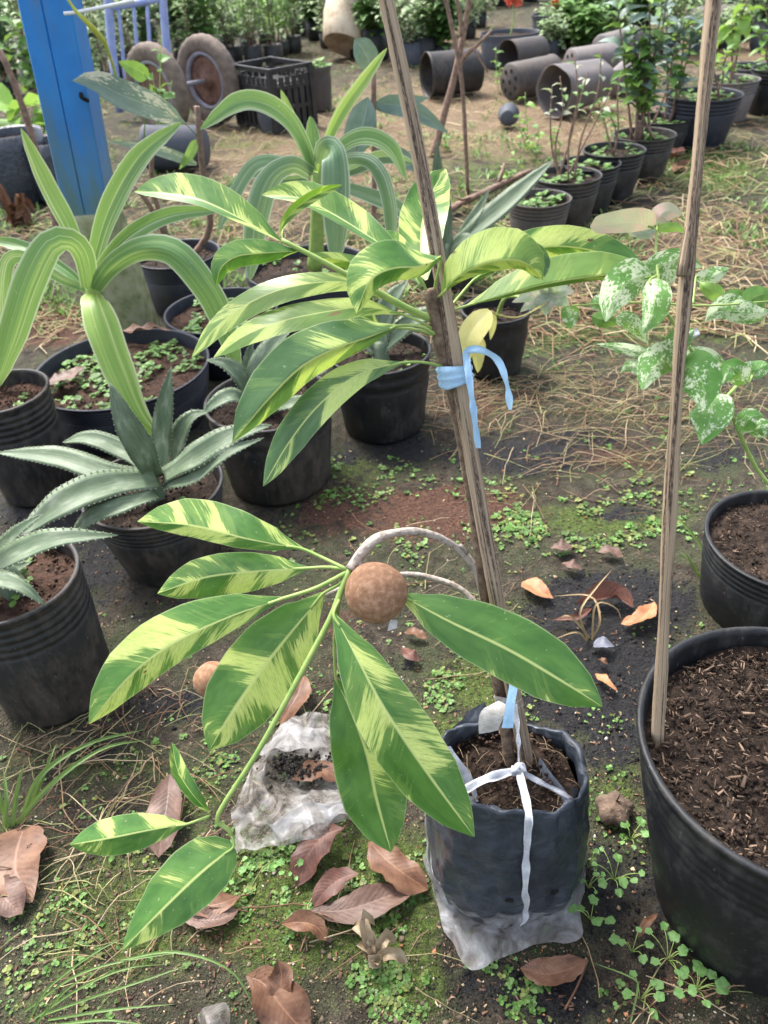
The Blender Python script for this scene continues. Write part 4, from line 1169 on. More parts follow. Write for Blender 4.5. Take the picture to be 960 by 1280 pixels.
agave('E', 'young grey agave half hidden in the plain dusty pot', [
    ([(318, 500, yE), (325, 460, yE), (345, 428, yE + .02), (368, 408, yE + .03)], 15),
    ([(315, 500, yE), (300, 470, yE), (280, 455, yE), (258, 450, yE)], 12),
    ([(315, 505, yE - .02), (290, 495, yE - .05), (268, 505, yE - .07), (252, 520, yE - .08)], 11),
    ([(322, 505, yE), (350, 490, yE - .02), (385, 470, yE - .02), (410, 462, yE)], 12),
    ([(318, 498, yE + .02), (312, 460, yE + .05), (315, 425, yE + .06)], 10),
    ([(325, 508, yE - .02), (360, 505, yE - .05), (395, 495, yE - .06)], 10),
])
yF = POT['F'][0].y
agave('F', 'pale frosted agave in the rounded pot behind the stake', [
    ([(475, 440, yF), (500, 415, yF), (520, 400, yF), (545, 396, yF)], 12),
    ([(473, 438, yF), (478, 405, yF + .02), (490, 375, yF + .03), (510, 350, yF + .05)], 15),
    ([(470, 440, yF), (445, 418, yF), (425, 405, yF)], 12),
    ([(476, 436, yF + .02), (512, 405, yF + .05), (560, 380, yF + .06)], 14),
    ([(470, 436, yF + .03), (462, 400, yF + .06), (455, 370, yF + .08)], 13),
])
# agave in a pot farther back whose long leaf rises behind the stake
pot('M', 560, 312, 38, .13, 'black pot with the long bladed agave behind the stake', 'black_pot', ratio=.85, ribs=3)
yM = POT['M'][0].y
agave('M', 'blue green agave with one long raised blade near the fallen branch', [
    ([(565, 312, yM), (600, 282, yM), (640, 248, yM + .03), (692, 200, yM + .08)], 14),
    ([(560, 312, yM), (556, 270, yM + .02), (548, 230, yM + .04), (546, 175, yM + .06)], 10),
    ([(560, 315, yM), (580, 300, yM - .05), (600, 310, yM - .08), (625, 318, yM - .1)], 9),
    ([(565, 312, yM), (590, 275, yM + .02), (605, 250, yM + .04), (612, 235, yM + .05)], 7),
    ([(556, 312, yM), (530, 285, yM), (505, 272, yM + .02)], 9),
])

# ------------------------------------------------------------------ speckled plant by the thin stake
cK = POT['K'][0]
vp = thing('speckled_plant', (cK.x, cK.y, POT['K'][2]), 'cream speckled leafy plant with pinkish top leaves leaning to the thin stake', 'plant')
def vlf(pts, wl, wr, m='speck', **kw):
    kw = dict(dict(fl=-12, fr=-15, prof=OVATE, wave=.06, n=14, smat=M['stalk'], sr=.0013), **kw)
    return leaf(vp, pts, wl, wr, M[m], **kw)
tube('stem', [Vector((cK.x, cK.y, POT['K'][2] - .01)), P(985, 640, .86), P(945, 585, .80), P(915, 520, .74), P(900, 492, .71), P(872, 450, .69), P(840, 400, .68), P(815, 370, .685)], (.0035, .0016), M['stalk'], vp, n=30, k=8)
tube('stem', [P(905, 500, .715), P(930, 475, .73), P(965, 462, .75), P(1000, 440, .77)], (.0018, .0014), M['stalk'], vp, n=10, k=6)
tube('stem', [P(828, 385, .68), P(822, 340, .69), P(820, 300, .70), P(822, 285, .705)], (.0016, .0012), M['stalk'], vp, n=8, k=6)
tube('stem', [P(715, 382, .74), P(750, 380, .73), P(800, 378, .72), P(880, 382, .73), P(960, 377, .75)], (.001, .001), M['stalk'], vp, n=12, k=5)
vlf([(814, 346, .69), (790, 350, .68), (768, 372, .675), (757, 402, .675)], 22, 27, stalk=[(822, 350, .688)])
vlf([(812, 350, .68), (818, 370, .672), (814, 395, .67), (800, 418, .672)], 21, 15, stalk=[(820, 345, .685)])
vlf([(802, 352, .70), (825, 333, .69), (850, 325, .685), (878, 334, .685)], 17, 26, stalk=[(822, 350, .69)])
vlf([(770, 340, .71), (800, 344, .70), (815, 350, .69)], 16, 14)
vlf([(846, 448, .685), (848, 430, .675), (860, 418, .67), (868, 412, .672)], 19, 14, 'speck_g')
vlf([(848, 455, .685), (830, 452, .678), (815, 462, .675), (803, 488, .675)], 17, 25, stalk=[(865, 448, .69)])
vlf([(850, 455, .675), (866, 462, .665), (878, 478, .662), (882, 512, .665)], 28, 30, 'speck_g', stalk=[(868, 450, .685)])
vlf([(886, 492, .69), (890, 508, .68), (886, 530, .675), (878, 556, .68)], 26, 27, 'speck_g', stalk=[(895, 486, .70)])
vlf([(822, 446, .70), (800, 440, .70), (775, 434, .71), (746, 430, .72)], 8, 7, stalk=[(845, 446, .69)])
vlf([(806, 462, .705), (795, 458, .705), (785, 458, .71), (776, 466, .715)], 10, 9)
vlf([(852, 450, .70), (875, 448, .70), (895, 452, .705), (908, 460, .71)], 15, 14)
vlf([(935, 478, .71), (922, 465, .70), (912, 460, .70), (904, 480, .70)], 16, 14, 'speck_g', stalk=[(940, 470, .73)])
vlf([(960, 455, .74), (945, 462, .735), (930, 462, .73), (918, 470, .73)], 12, 12, 'speck_g')
vlf([(925, 540, .74), (935, 525, .73), (942, 520, .73), (955, 520, .735)], 14, 14, 'speck_g')
vlf([(940, 545, .76), (950, 535, .75), (970, 530, .75)], 14, 14, 'speck_g')
vlf([(870, 345, .76), (885, 348, .76), (898, 342, .76), (912, 335, .77)], 12, 9, stalk=[(866, 380, .74)])
vlf([(905, 372, .76), (892, 365, .755), (880, 358, .755), (874, 352, .76)], 10, 10, 'lime_leaf')
vlf([(932, 385, .75), (910, 382, .745), (893, 390, .745), (882, 402, .75)], 18, 15, stalk=[(945, 380, .755)])
vlf([(905, 388, .745), (925, 390, .74), (945, 393, .74), (962, 388, .745)], 16, 14)
vlf([(930, 380, .77), (945, 370, .765), (965, 365, .765)], 14, 26, 'green_leaf')
vlf([(905, 380, .78), (920, 372, .78), (938, 372, .78)], 12, 12, 'green_leaf')
vlf([(816, 284, .705), (795, 278, .69), (768, 280, .685), (738, 284, .69)], 13, 18, 'pink', fl=-10, fr=20, prof=[(0, .3), (.1, .8), (.3, 1), (.6, .9), (.85, .75), (.95, .6), (1, .1)], stalk=[(821, 290, .705)])
vlf([(822, 282, .705), (825, 270, .70), (835, 264, .70), (853, 268, .70)], 13, 15, 'pink', stalk=[(821, 290, .705)])
vlf([(822, 286, .70), (845, 284, .70), (858, 292, .705)], 6, 6, 'lime_leaf')
vlf([(820, 288, .70), (805, 292, .695), (785, 292, .695)], 7, 4, 'pale_pink')
vlf([(770, 400, .76), (785, 400, .76), (800, 415, .765), (808, 428, .77)], 11, 11, 'speck')
vlf([(740, 395, .78), (755, 400, .775), (775, 405, .78)], 10, 10, 'green_leaf')
ribbon('shed_tape', [(858, 425, .68), (868, 417, .675), (873, 414, .675)], .006, M['white_tie'], vp, n=8)
# cream and pink sapling in pot J, with the yellow leaf
cJ = POT['J'][0]
pj = thing('cream_leaf_sapling', (cJ.x, cJ.y, POT['J'][2]), 'cream and pink leaved sapling with one big yellow leaf behind the blue tie', 'plant')
yJ = cJ.y
tube('stem', [Vector((cJ.x, cJ.y, POT['J'][2] - .01)), Yp(632, 372, yJ - .05), Yp(660, 372, yJ - .12), Yp(690, 365, yJ - .2)], (.006, .003), M['stalk'], pj, n=10, k=6)
def jl(pts, wl, wr, m, **kw): return leaf(pj, pts, wl, wr, M[m], mode='y', **dict(dict(prof=OVATE, fl=-10, fr=-10, n=12, wave=.06), **kw))
for (x, y, w) in ((640, 378, 8), (652, 362, 8), (672, 350, 8), (700, 352, 8), (718, 365, 9), (712, 385, 9), (682, 395, 10), (665, 385, 8), (650, 390, 8)):
    jl([(686, 368, yJ - .2), ((686 * .45 + x * .55), (368 * .45 + y * .55) - 3, yJ - .22), (x, y, yJ - .22)], w, w, 'pale_pink')
jl([(712, 382, yJ - .25), (712, 392, yJ - .25), (714, 412, yJ - .26)], 12, 11, 'speck_g')
jl([(740, 385, yJ - .3), (752, 375, yJ - .3), (765, 375, yJ - .3)], 9, 9, 'speck_g')
jl([(612, 388, yJ - .35), (592, 410, yJ - .37), (582, 432, yJ - .38), (578, 462, yJ - .38)], 17, 15, 'yellow_leaf', fl=25, fr=-10, stalk=[(622, 393, yJ - .33), (650, 396, yJ - .28), (690, 375, yJ - .21)])
jl([(615, 392, yJ - .35), (616, 405, yJ - .35), (613, 425, yJ - .35)], 5, 5, 'yellow_leaf')
jl([(600, 420, yJ - .36), (596, 445, yJ - .37), (597, 466, yJ - .37)], 10, 6, 'yellow_leaf', fl=40)

# ------------------------------------------------------------------ blue post, cart, crate and other things behind
def prism(path, ring, cap=True):
    """loft the same ring of offsets along world points"""
    v, f = [], []
    k = len(ring)
    for q in path:
        for (x, y, z) in ring: v.append(q + Vector((x, y, z)))
    for i in range(len(path) - 1):
        for j in range(k): f.append((i * k + j, i * k + (j + 1) % k, (i + 1) * k + (j + 1) % k, (i + 1) * k + j))
    if cap: f.append(tuple(range(k - 1, -1, -1))); f.append(tuple((len(path) - 1) * k + j for j in range(k)))
    return v, f
yPo = 2.22
pb, pt = Yp(115, 262, yPo), Yp(55, -40, yPo)
pf = Vector((Yp(158, 400, yPo).x, yPo, 0))
ax_ = (pt - pb).normalized()
po = thing('blue_post', (pf.x, pf.y, 0), 'blue painted steel post set in a mossy concrete foot', 'post')
hw, hd, bv = .105, .055, .006
ring = [(-hw + bv, -hd, 0), (-.012, -hd, 0), (-.008, -hd + .004, 0), (-.004, -hd, 0), (hw - bv, -hd, 0), (hw, -hd + bv, 0), (hw, hd - bv, 0), (hw - bv, hd, 0), (-hw + bv, hd, 0), (-hw, hd - bv, 0), (-hw, -hd + bv, 0)]
wv = abs((Yp(141, 255, yPo) - Yp(87, 262, yPo)).x) / 2
ring = [(x * wv / hw, y, z) for x, y, z in ring]
v, f = prism([pb - ax_ * .02 + ax_ * t for t in np.linspace(0, (pt - pb).length + .6, 14)], ring)
obj('column', mesh('column', v, f, smooth=False), M['blue'], po)
cp = []
for z, s in ((0, 1.12), (.05, 1.06), (.12, 1.0), (pb.z - .06, .93), (pb.z - .015, .9), (pb.z + .002, .82)):
    q = pf.lerp(pb, z / pb.z); q.z = z
    cp.append((q, s))
v, f = [], []
for q, s in cp:
    for j in range(28):
        a = 2 * math.pi * j / 28
        e = .55
        x = .082 * s * math.copysign(abs(math.cos(a)) ** e, math.cos(a)); y = .075 * s * math.copysign(abs(math.sin(a)) ** e, math.sin(a))
        n = 1 + .05 * mnoise.noise(Vector((x * 20, y * 20, q.z * 20)))
        v.append(q + Vector((x * n, y * n, 0)))
for i in range(len(cp) - 1):
    for j in range(28): f.append((i * 28 + j, i * 28 + (j + 1) % 28, (i + 1) * 28 + (j + 1) % 28, (i + 1) * 28 + j))
f.append(tuple((len(cp) - 1) * 28 + j for j in range(28)))
obj('concrete_foot', mesh('concrete_foot', v, f), M['concrete'], po)
hk = Yp(104, 122, yPo - hd - .004)
tube('hook', [Yp(101, 117, yPo - hd - .002), Yp(102, 122, yPo - hd - .012), Yp(106, 124, yPo - hd - .012), Yp(110, 126, yPo - hd - .003)], (.005, .005), M['hole'], po, n=8, k=6)
KEEP.append((pf.x, pf.y, .13))

def boxm(c, sx, sy, sz, rot=None, bev=0.0):
    v = []
    for z in (-1, 1):
        for (x, y) in ((-1, -1), (1, -1), (1, 1), (-1, 1)):
            q = Vector((x * sx / 2, y * sy / 2, z * sz / 2))
            v.append(Vector(c) + (rot @ q if rot else q))
    f = [(3, 2, 1, 0), (4, 5, 6, 7), (0, 1, 5, 4), (1, 2, 6, 5), (2, 3, 7, 6), (3, 0, 4, 7)]
    return v, f, [(0, 0)] * 8
# hand cart
def wheel(parent, c, r, wd, axis):
    q = axis.to_track_quat('Z', 'Y').to_matrix()
    w = thing('wheel', tuple(c), None, None)
    w.parent = parent; w.location = Vector(c) - WL[parent]
    prof = []
    for t in np.linspace(0, 2 * math.pi, 19)[:-1]:
        prof.append((r * .8 + r * .2 * math.cos(t) * (1 if math.cos(t) > 0 else 1.0), wd / 2 * math.copysign(abs(math.sin(t)) ** .7, math.sin(t))))
    def lath(pr, close=True):
        v, f = [], []
        k = 56
        for (rr, z) in pr:
            for j in range(k):
                a = 2 * math.pi * j / k
                tread = .004 * (j % 2) if rr > r * .95 else 0
                v.append(Vector(c) + q @ Vector(((rr - tread) * math.cos(a), (rr - tread) * math.sin(a), z)))
        n = len(pr)
        for i in range(n if close else n - 1):
            for j in range(k): f.append((i * k + j, i * k + (j + 1) % k, ((i + 1) % n) * k + (j + 1) % k, ((i + 1) % n) * k + j))
        return v, f
    v, f = lath(prof); obj('tyre', mesh('tyre', v, f), M['tyre'], w)
    v, f = lath([(r * .64, wd * .32), (r * .6, wd * .36), (r * .55, wd * .3), (r * .55, -wd * .3), (r * .6, -wd * .36), (r * .64, -wd * .32)]); obj('rim', mesh('rim', v, f), M['rimgrey'], w)
    v, f = lath([(.001, wd * .3), (r * .16, wd * .32), (r * .18, wd * .1), (r * .3, wd * .02), (r * .44, wd * .1), (r * .57, wd * .12), (r * .57, -wd * .12), (.001, -wd * .14)], False); obj('hub', mesh('hub', v, f), M['rim'], w)
    return w
w2 = onground(270, 156); r2 = .245
axw = Vector((-.62, -.8, .0)).normalized()
c2 = Vector((w2.x, w2.y, r2))
w1 = c2 + axw * .34 + Vector((-.06, .05, 0))
cart = thing('hand_cart', (c2.x - .2, c2.y, 0), 'faded blue hand cart with two dusty rubber tyres beside the black crate', 'cart')
wheel(cart, c2, r2, .09, axw)
wheel(cart, Vector((w1.x, w1.y, r2)), r2, .09, axw)
tube('axle', [c2 - axw * .05, w1 + axw * .05], (.013, .013), M['rimgrey'], cart, n=3, k=8)
yc = c2.y + .35
def bar(pts, r_, name='bar'): tube(name, [Yp(x, y, yc) for x, y in pts], (r_, r_), M['lilac'], cart, n=6, k=10)
bar([(131, -60), (138, 40), (146, 112), (150, 140)], .026, 'upright')
bar([(199, -60), (206, 30), (211, 85), (213, 115)], .024, 'upright')
bar([(134, 10), (170, 4), (203, -2)], .02, 'cross_bar')
bar([(134, 120), (170, 112), (212, 100)], .02, 'cross_bar')
for x0, x1 in ((148, 157), (167, 175), (184, 190)): bar([(x0, 8), ((x0 + x1) / 2, 55), (x1, 108)], .011)
tube('draw_bar', [Yp(148, 130, yc), c2 + axw * .2 + Vector((0, .02, -.02)), c2 + axw * .25], (.018, .018), M['lilac'], cart, n=6, k=8)
wr = thing('white_rod', tuple(Yp(98, 14, 2.1)), 'slim white plastic rod sticking out from behind the blue post', 'rod')
tube('shaft', [Yp(80, 17, 2.1), Yp(98, 15, 2.1), Yp(168, 1, 2.1)], (.004, .004), M['white_rod'], wr, n=6, k=8)

vn = thing('vine_strand', tuple(Yp(84, -5, 2.1)), 'thin yellow green vine strand hanging beside the blue post', 'vine')
tube('stem', [Yp(78, -12, 2.1), Yp(92, 10, 2.1), Yp(105, 24, 2.1), Yp(122, 42, 2.12), Yp(133, 58, 2.14), Yp(146, 98, 2.2)], lambda t: .0035 + .004 * max(0, math.sin(t * 6 - .8)), M['lime_stalk'], vn, n=20, k=6)
# black slatted crate, its slats one by one
ck = onground(344, 166)
cr = thing('plastic_crate', (ck.x, ck.y, 0), 'black slatted plastic crate full of seedlings beside the cart wheels', 'crate')
rz = Matrix.Rotation(math.radians(38), 3, 'Z')
cw, cl, chh = .28, .40, .33
off = Vector((ck.x, ck.y + .2, .004))
def cbox(n, x, y, z, sx, sy, sz):
    v, f, uv = boxm((0, 0, 0), sx, sy, sz)
    v = [off + rz @ (q + Vector((x, y, z))) for q in v]
    obj(n, mesh(n, v, f, smooth=False), M['crate'], cr)
for sx in (-1, 1):
    for sy in (-1, 1): cbox('corner_post', sx * cw / 2, sy * cl / 2, chh / 2, .028, .028, chh)
for z in (.015, .12, .225, chh - .012):
    for s in (-1, 1):
        cbox('rail', s * cw / 2, 0, z, .016, cl - .03, .022); cbox('rail', 0, s * cl / 2, z, cw - .03, .016, .022)
for s in (-1, 1):
    for t in np.linspace(-.42, .42, 8): cbox('slat', s * cw / 2, t * cl, chh / 2 - .02, .009, .03, chh - .06)
    for t in np.linspace(-.4, .4, 6): cbox('slat', t * cw, s * cl / 2, chh / 2 - .02, .03, .009, chh - .06)
cbox('base', 0, 0, .012, cw - .02, cl - .02, .012)
for sx in (-.25, .25):
    for sy in (-.28, 0, .28): cbox('seedling_tray', sx * cw, sy * cl, .13, cw * .42, cl * .24, .22)
KEEP.append((off.x, off.y, .2))

# lying and standing pots further back
def lying_pot(px, py, r_px, length, az, label, mat, holes=False, tilt=0.0, group='toppled pots on the straw', ratio=.78, name='toppled_pot'):
    """az = direction the mouth points, degrees, 0 = to the right, 90 = away"""
    q = onground(px, py); d = depth(q); r_ = r_px / FPX * d
    o = thing(name, (q.x, q.y, 0), label, 'pot', group)
    a = math.radians(az)
    ax = Vector((math.cos(a), math.sin(a), math.tan(math.radians(tilt)))).normalized()
    side = Vector((-math.sin(a), math.cos(a), 0)); upx = ax.cross(side)
    L = length
    rb = r_ * ratio
    prof = [(.001, 0), (rb * .9, 0), (rb, .01), (r_ * .985, L * .93), (r_, L * .94), (r_ * 1.02, L), (r_ * .985, L), (r_ * .96, L * .94), (rb * .96, .02), (.001, .018)]
    c0 = Vector((q.x, q.y + r_ * .3, 0)) - ax * (L / 2)
    v, f, k = [], [], 44
    zmin = 9
    for (rr, t) in prof:
        for j in range(k):
            b_ = 2 * math.pi * j / k
            n = 1 + (.22 if 'crushed' in label else .06) * mnoise.noise(Vector((math.cos(b_) * 1.2, math.sin(b_) * 1.2, px * .1 + t * 3)))
            p_ = c0 + ax * t + side * (rr * n * math.cos(b_)) + upx * (rr * n * math.sin(b_))
            v.append(p_); zmin = min(zmin, p_.z)
    dz = .002 - zmin
    for p_ in v: p_.z += dz
    for i in range(len(prof) - 1):
        for j in range(k): f.append((i * k + j, i * k + (j + 1) % k, (i + 1) * k + (j + 1) % k, (i + 1) * k + j))
    obj('pot_wall', mesh('pot_wall', v, f), M[mat], o)
    if holes:
        for h in range(8):
            hh = rb * .62 if h < 7 else 0
            b_ = 2 * math.pi * h / 7
            hc = c0 + Vector((0, 0, dz)) - ax * .002 + side * (hh * math.cos(b_)) + upx * (hh * math.sin(b_))
            vv = [hc] + [hc + side * (rb * .13 * math.cos(t)) + upx * (rb * .13 * math.sin(t)) for t in np.arange(0, 6.28, .52)]
            obj('drain_hole', mesh('drain_hole', vv, [(0, 1 + i, 1 + (i + 1) % (len(vv) - 1)) for i in range(len(vv) - 1)]), M['hole'], o)
    KEEP.append((q.x, q.y + r_ * .3, r_))
    return o
lying_pot(566, 122, 25, .36, 195, 'big black pot lying with its mouth towards the stake', 'dusty_pot', ratio=.95)
lying_pot(655, 90, 18, .34, 215, 'toppled pot with round drain holes lying behind the other holed pot', 'brown_pot', True, ratio=.95)
lying_pot(664, 126, 22, .34, 28, 'toppled brown pot showing its ring of drain holes, next to the round pot base', 'brown_pot', True, ratio=.92)
lying_pot(745, 100, 19, .42, 20, 'greyish toppled pot with drain holes behind the split pot', 'grey_pot', True, ratio=.92)
lying_pot(722, 143, 27, .40, 215, 'pale grey crushed pot lying with its dark mouth on the straw', 'grey_pot', ratio=.85)
lying_pot(770, 78, 17, .40, 40, 'light grey toppled pot farther back beside the leafy shrub', 'grey_pot', ratio=.9)
lying_pot(890, 48, 17, .45, 340, 'brown toppled pot near the far end of the row', 'brown_pot', ratio=.9)
lying_pot(775, 118, 16, .34, 60, 'small grey toppled pot under the leafy shrub', 'grey_pot', ratio=.9)
lying_pot(635, 162, 13, .10, 75, 'small dark cup lying alone on the straw', 'tub', ratio=.7, group=None, name='cup')
# a grey pot lying by the cart wheel and a dark round one below the crate
lying_pot(225, 215, 26, .3, 170, 'slate grey pot lying on its side under the cart wheel', 'tub', ratio=.9, group=None)
pot('Q1', 337, 134, 17, .13, 'slate pot standing in front of the black crate', 'tub', ratio=.8, ribs=1, crumbs=30)
pot('Q2', 392, 82, 21, .25, 'square sided brownish pot of weeds right of the crate', 'brown_pot', ratio=.88, ribs=1, weeds=60, size=.02, crumbs=30)
pot('Q3', 637, 40, 36, .22, 'wide slate tub behind the toppled pots', 'tub', ratio=.9, ribs=1, crumbs=20)
pot('Q4', 687, 17, 22, .26, 'tall slate pot behind the wide slate tub', 'tub', ratio=.75, ribs=1, crumbs=20, weeds=20, size=.02)
# cream container
q = onground(432, 78)
cb = thing('cream_container', (q.x, q.y, 0), 'broken cream plastic container with a stained end behind the crate', 'container')
axc = Vector((.28, .55, .8)).normalized()
sidec = axc.cross(Vector((0, 0, 1))).normalized(); upc = sidec.cross(axc)
dq = depth(q); rc = 33 / FPX * dq
prof = [(.001, .03), (rc * .8, .0), (rc * .86, .02), (rc * .93, .1), (rc, .22), (rc * .97, .36), (rc * .86, .44), (rc * .6, .5), (rc * .3, .52), (.001, .52)]
v, f = [], []
for (rr, t) in prof:
    for j in range(32):
        a = 2 * math.pi * j / 32; n = 1 + .06 * mnoise.noise(Vector((math.cos(a) * 2, math.sin(a) * 2, t * 8)))
        v.append(Vector((q.x, q.y + .1, rc * .5)) + axc * t + sidec * (rr * n * math.cos(a)) + upc * (rr * n * math.sin(a)))
zm = min(p_.z for p_ in v)
for p_ in v: p_.z -= zm
f = [(i * 32 + j, i * 32 + (j + 1) % 32, (i + 1) * 32 + (j + 1) % 32, (i + 1) * 32 + j) for i in range(1, len(prof) - 1) for j in range(32)]
obj('body', mesh('body', v, f), M['cream'], cb)
v2 = [p_.copy() for p_ in v[:64]]
obj('stained_end', mesh('stained_end', v2, [(j, (j + 1) % 32, 32 + (j + 1) % 32, 32 + j) for j in range(32)]), M['rustcream'], cb)

# ------------------------------------------------------------------ saplings and shrubs
def unit_leaf(name, L, w, mat, fold=18, droop=.25, prof=OVATE, seed=1.0):
    c = [Vector((0, 0, 0)), Vector((L * .35, 0, L * .06)), Vector((L * .7, 0, -L * droop * .25)), Vector((L, 0, -L * droop))]
    v, f, uv = leaf_data(c, w, w, prof, fold, fold, .05, 8, Vector((0, 0, 1)), seed)
    me = mesh(name, v, f, uv, seed); me.materials.append(mat)
    return me
LF = {}
for key, L, w, m in (('g', .07, .017, 'green_leaf'), ('l', .07, .02, 'lime_leaf'), ('b', .085, .02, 'blue_leaf'), ('p', .06, .016, 'pale_pink'), ('round', .1, .045, 'lime_leaf'), ('long', .12, .014, 'lime_leaf'), ('grn', .1, .04, 'green_leaf')):
    LF[key] = [unit_leaf('leaf', L, w, M[m], seed=i * 3.1 + 1) for i in range(3)]
def put_leaf(parent, key, q, direction, s=1.0):
    o = bpy.data.objects.new('leaf', random.choice(LF[key]))
    d = direction.normalized()
    X = d; Y = Vector((0, 0, 1)).cross(X)
    Y = Y.normalized() if Y.length > .05 else Vector((0, 1, 0))
    Z = X.cross(Y)
    m = Matrix((X, Y, Z)).transposed()
    m = m @ Matrix.Rotation(U(-.5, .5), 3, 'X')
    o.matrix_local = Matrix.Translation(q - WL[parent]) @ m.to_4x4() @ Matrix.Scale(s, 4)
    return link(o, parent)
def sapling(name, label, base, stems, key, n, s=1.0, r=(.006, .002), group=None, cat='plant', start=.35, bark='far_bark', rise=.3):
    """stems = lists of world points; n leaves spread along each"""
    o = thing(name, tuple(base), label, cat, group)
    for st_ in stems:
        tube('stem', st_, r, M[bark], o, n=14, k=6, rough=.1, seed=R() * 9)
        c = catmull(st_, 40)
        for i in range(n):
            t = start + (1 - start) * (i + R()) / n
            q = c[min(40, int(t * 40))]
            a = i * 2.4 + U(-.4, .4)
            put_leaf(o, key if isinstance(key, str) else random.choice(key), q, Vector((math.cos(a), math.sin(a), rise + U(-.4, .4))), s * U(.7, 1.2))
    return o
def P0(k): c, r_, z = POT[k]; return Vector((c.x, c.y, z - .005))
def up_to(base, px, py, y=None, mid=.02):
    t = Yp(px, py, y if y is not None else base.y)
    return [base, base.lerp(t, .35) + Vector((U(-mid, mid), U(-mid, mid), 0)), base.lerp(t, .7) + Vector((U(-mid, mid), U(-mid, mid), 0)), t]
b_ = P0('R2')
sapling('thin_stemmed_shrub', 'shrub of thin bare brown stems in the dusty pot of the row', b_, [up_to(b_ + Vector((U(-.06, .06), U(-.04, .04), 0)), x, y) for x, y in ((700, 95), (718, 70), (735, 90), (752, 60), (690, 110), (765, 110))], ('g', 'p'), 5, .6, (.0045, .0018), start=.6)
b_ = P0('R5')
sapling('leafy_shrub', 'leafy grey green shrub rising from the clover pot of the row', b_, [up_to(b_ + Vector((U(-.05, .05), U(-.04, .04), 0)), x, y) for x, y in ((770, -10), (790, 20), (810, -20), (828, 10), (800, 55), (778, 50), (835, -30), (815, 40))], ('g', 'b', 'l'), 17, 1.15, (.006, .002), start=.3)
b_ = P0('R6')
sapling('leafy_shrub', 'bluish leaved shrub beside the thin stake, growing from a row pot', b_, [up_to(b_ + Vector((U(-.05, .05), U(-.04, .04), 0)), x, y) for x, y in ((835, 0), (855, 20), (846, 60), (868, 30))], ('b', 'b', 'g'), 14, 1.2, (.006, .002), start=.35)
b_ = P0('R8')
sapling('thin_stemmed_shrub', 'slim stemmed shrub in the big navy pot', b_, [up_to(b_ + Vector((-.12, 0, 0)), 858, 10), up_to(b_ + Vector((.05, 0, 0)), 912, 60), up_to(b_ + Vector((.08, 0, 0)), 880, 40)], ('g', 'l'), 9, 1.0, (.006, .003), start=.5)
b_ = P0('R4')
sapling('thin_stemmed_shrub', 'sparse shrub of thin stems in the fourth pot of the row', b_, [up_to(b_, 745, 120), up_to(b_, 775, 95), up_to(b_, 760, 140)], ('g',), 6, .7, (.004, .002), start=.5)
b_ = P0('R9')
sapling('lime_sapling', 'slim sapling with pale lime drooping leaves above the grey row pot', b_, [up_to(b_, 915, 28), up_to(b_, 935, 0)], ('round',), 7, .8, (.007, .003), start=.7, rise=-.6)
b_ = P0('R11')
sapling('leafy_shrub', 'green shrub at the far end of the pot row', b_, [up_to(b_, 955, 0), up_to(b_, 970, 30), up_to(b_, 945, 40)], ('l', 'g'), 12, 1.2, (.006, .003), start=.3)
# bare forked stem and slim pole behind the stake
g1 = onground(541, 196)
o = thing('bare_sapling', tuple(g1), 'bare brown forked sapling trunk growing behind the tall stake', 'sapling')
tr = tube('trunk', [g1 - Vector((0, 0, .01)), Yp(556, 140, g1.y), Yp(568, 95, g1.y), Yp(580, 40, g1.y), Yp(592, -30, g1.y)], (.02, .011), M['far_bark'], o, n=16, k=9, rough=.15)
tube('branch', [Yp(570, 88, g1.y), Yp(583, 68, g1.y - .02), Yp(595, 58, g1.y - .04), Yp(615, 38, g1.y - .05)], (.013, .006), M['far_bark'], o, n=8, k=7, rough=.15)
tube('branch', [Yp(578, 45, g1.y), Yp(575, 20, g1.y), Yp(568, -20, g1.y)], (.012, .008), M['far_bark'], o, n=8, k=7, rough=.15)
tube('branch', [Yp(592, 60, g1.y - .04), Yp(600, 75, g1.y - .05), Yp(610, 90, g1.y - .05)], (.006, .004), M['far_bark'], o, n=6, k=6)
g1 = onground(585, 243)
o = thing('slim_pole', tuple(g1), 'slim grey brown pole standing upright beside the forked sapling', 'pole')
tube('shaft', [g1 - Vector((0, 0, .01)), Yp(582, 180, g1.y), Yp(577, 100, g1.y), Yp(566, 40, g1.y), Yp(553, -20, g1.y)], (.009, .008), M['far_bark'], o, n=14, k=8, rough=.1)
g1 = onground(560, 262)
o = thing('fallen_branch', tuple(g1), 'fallen brown branch lying on the ground by the faded brown pot', 'branch')
tube('limb', [onground(520, 290, .015), onground(566, 260, .03), onground(600, 243, .035), onground(632, 228, .03), onground(662, 214, .03)], (.016, .012), M['far_bark'], o, n=14, k=8, rough=.25)
tube('twig', [onground(622, 232, .03), onground(628, 215, .08), onground(630, 205, .1)], (.009, .006), M['far_bark'], o, n=4, k=6)
tube('twig', [onground(590, 246, .03), onground(575, 250, .08), onground(566, 245, .09)], (.008, .004), M['far_bark'], o, n=4, k=6)
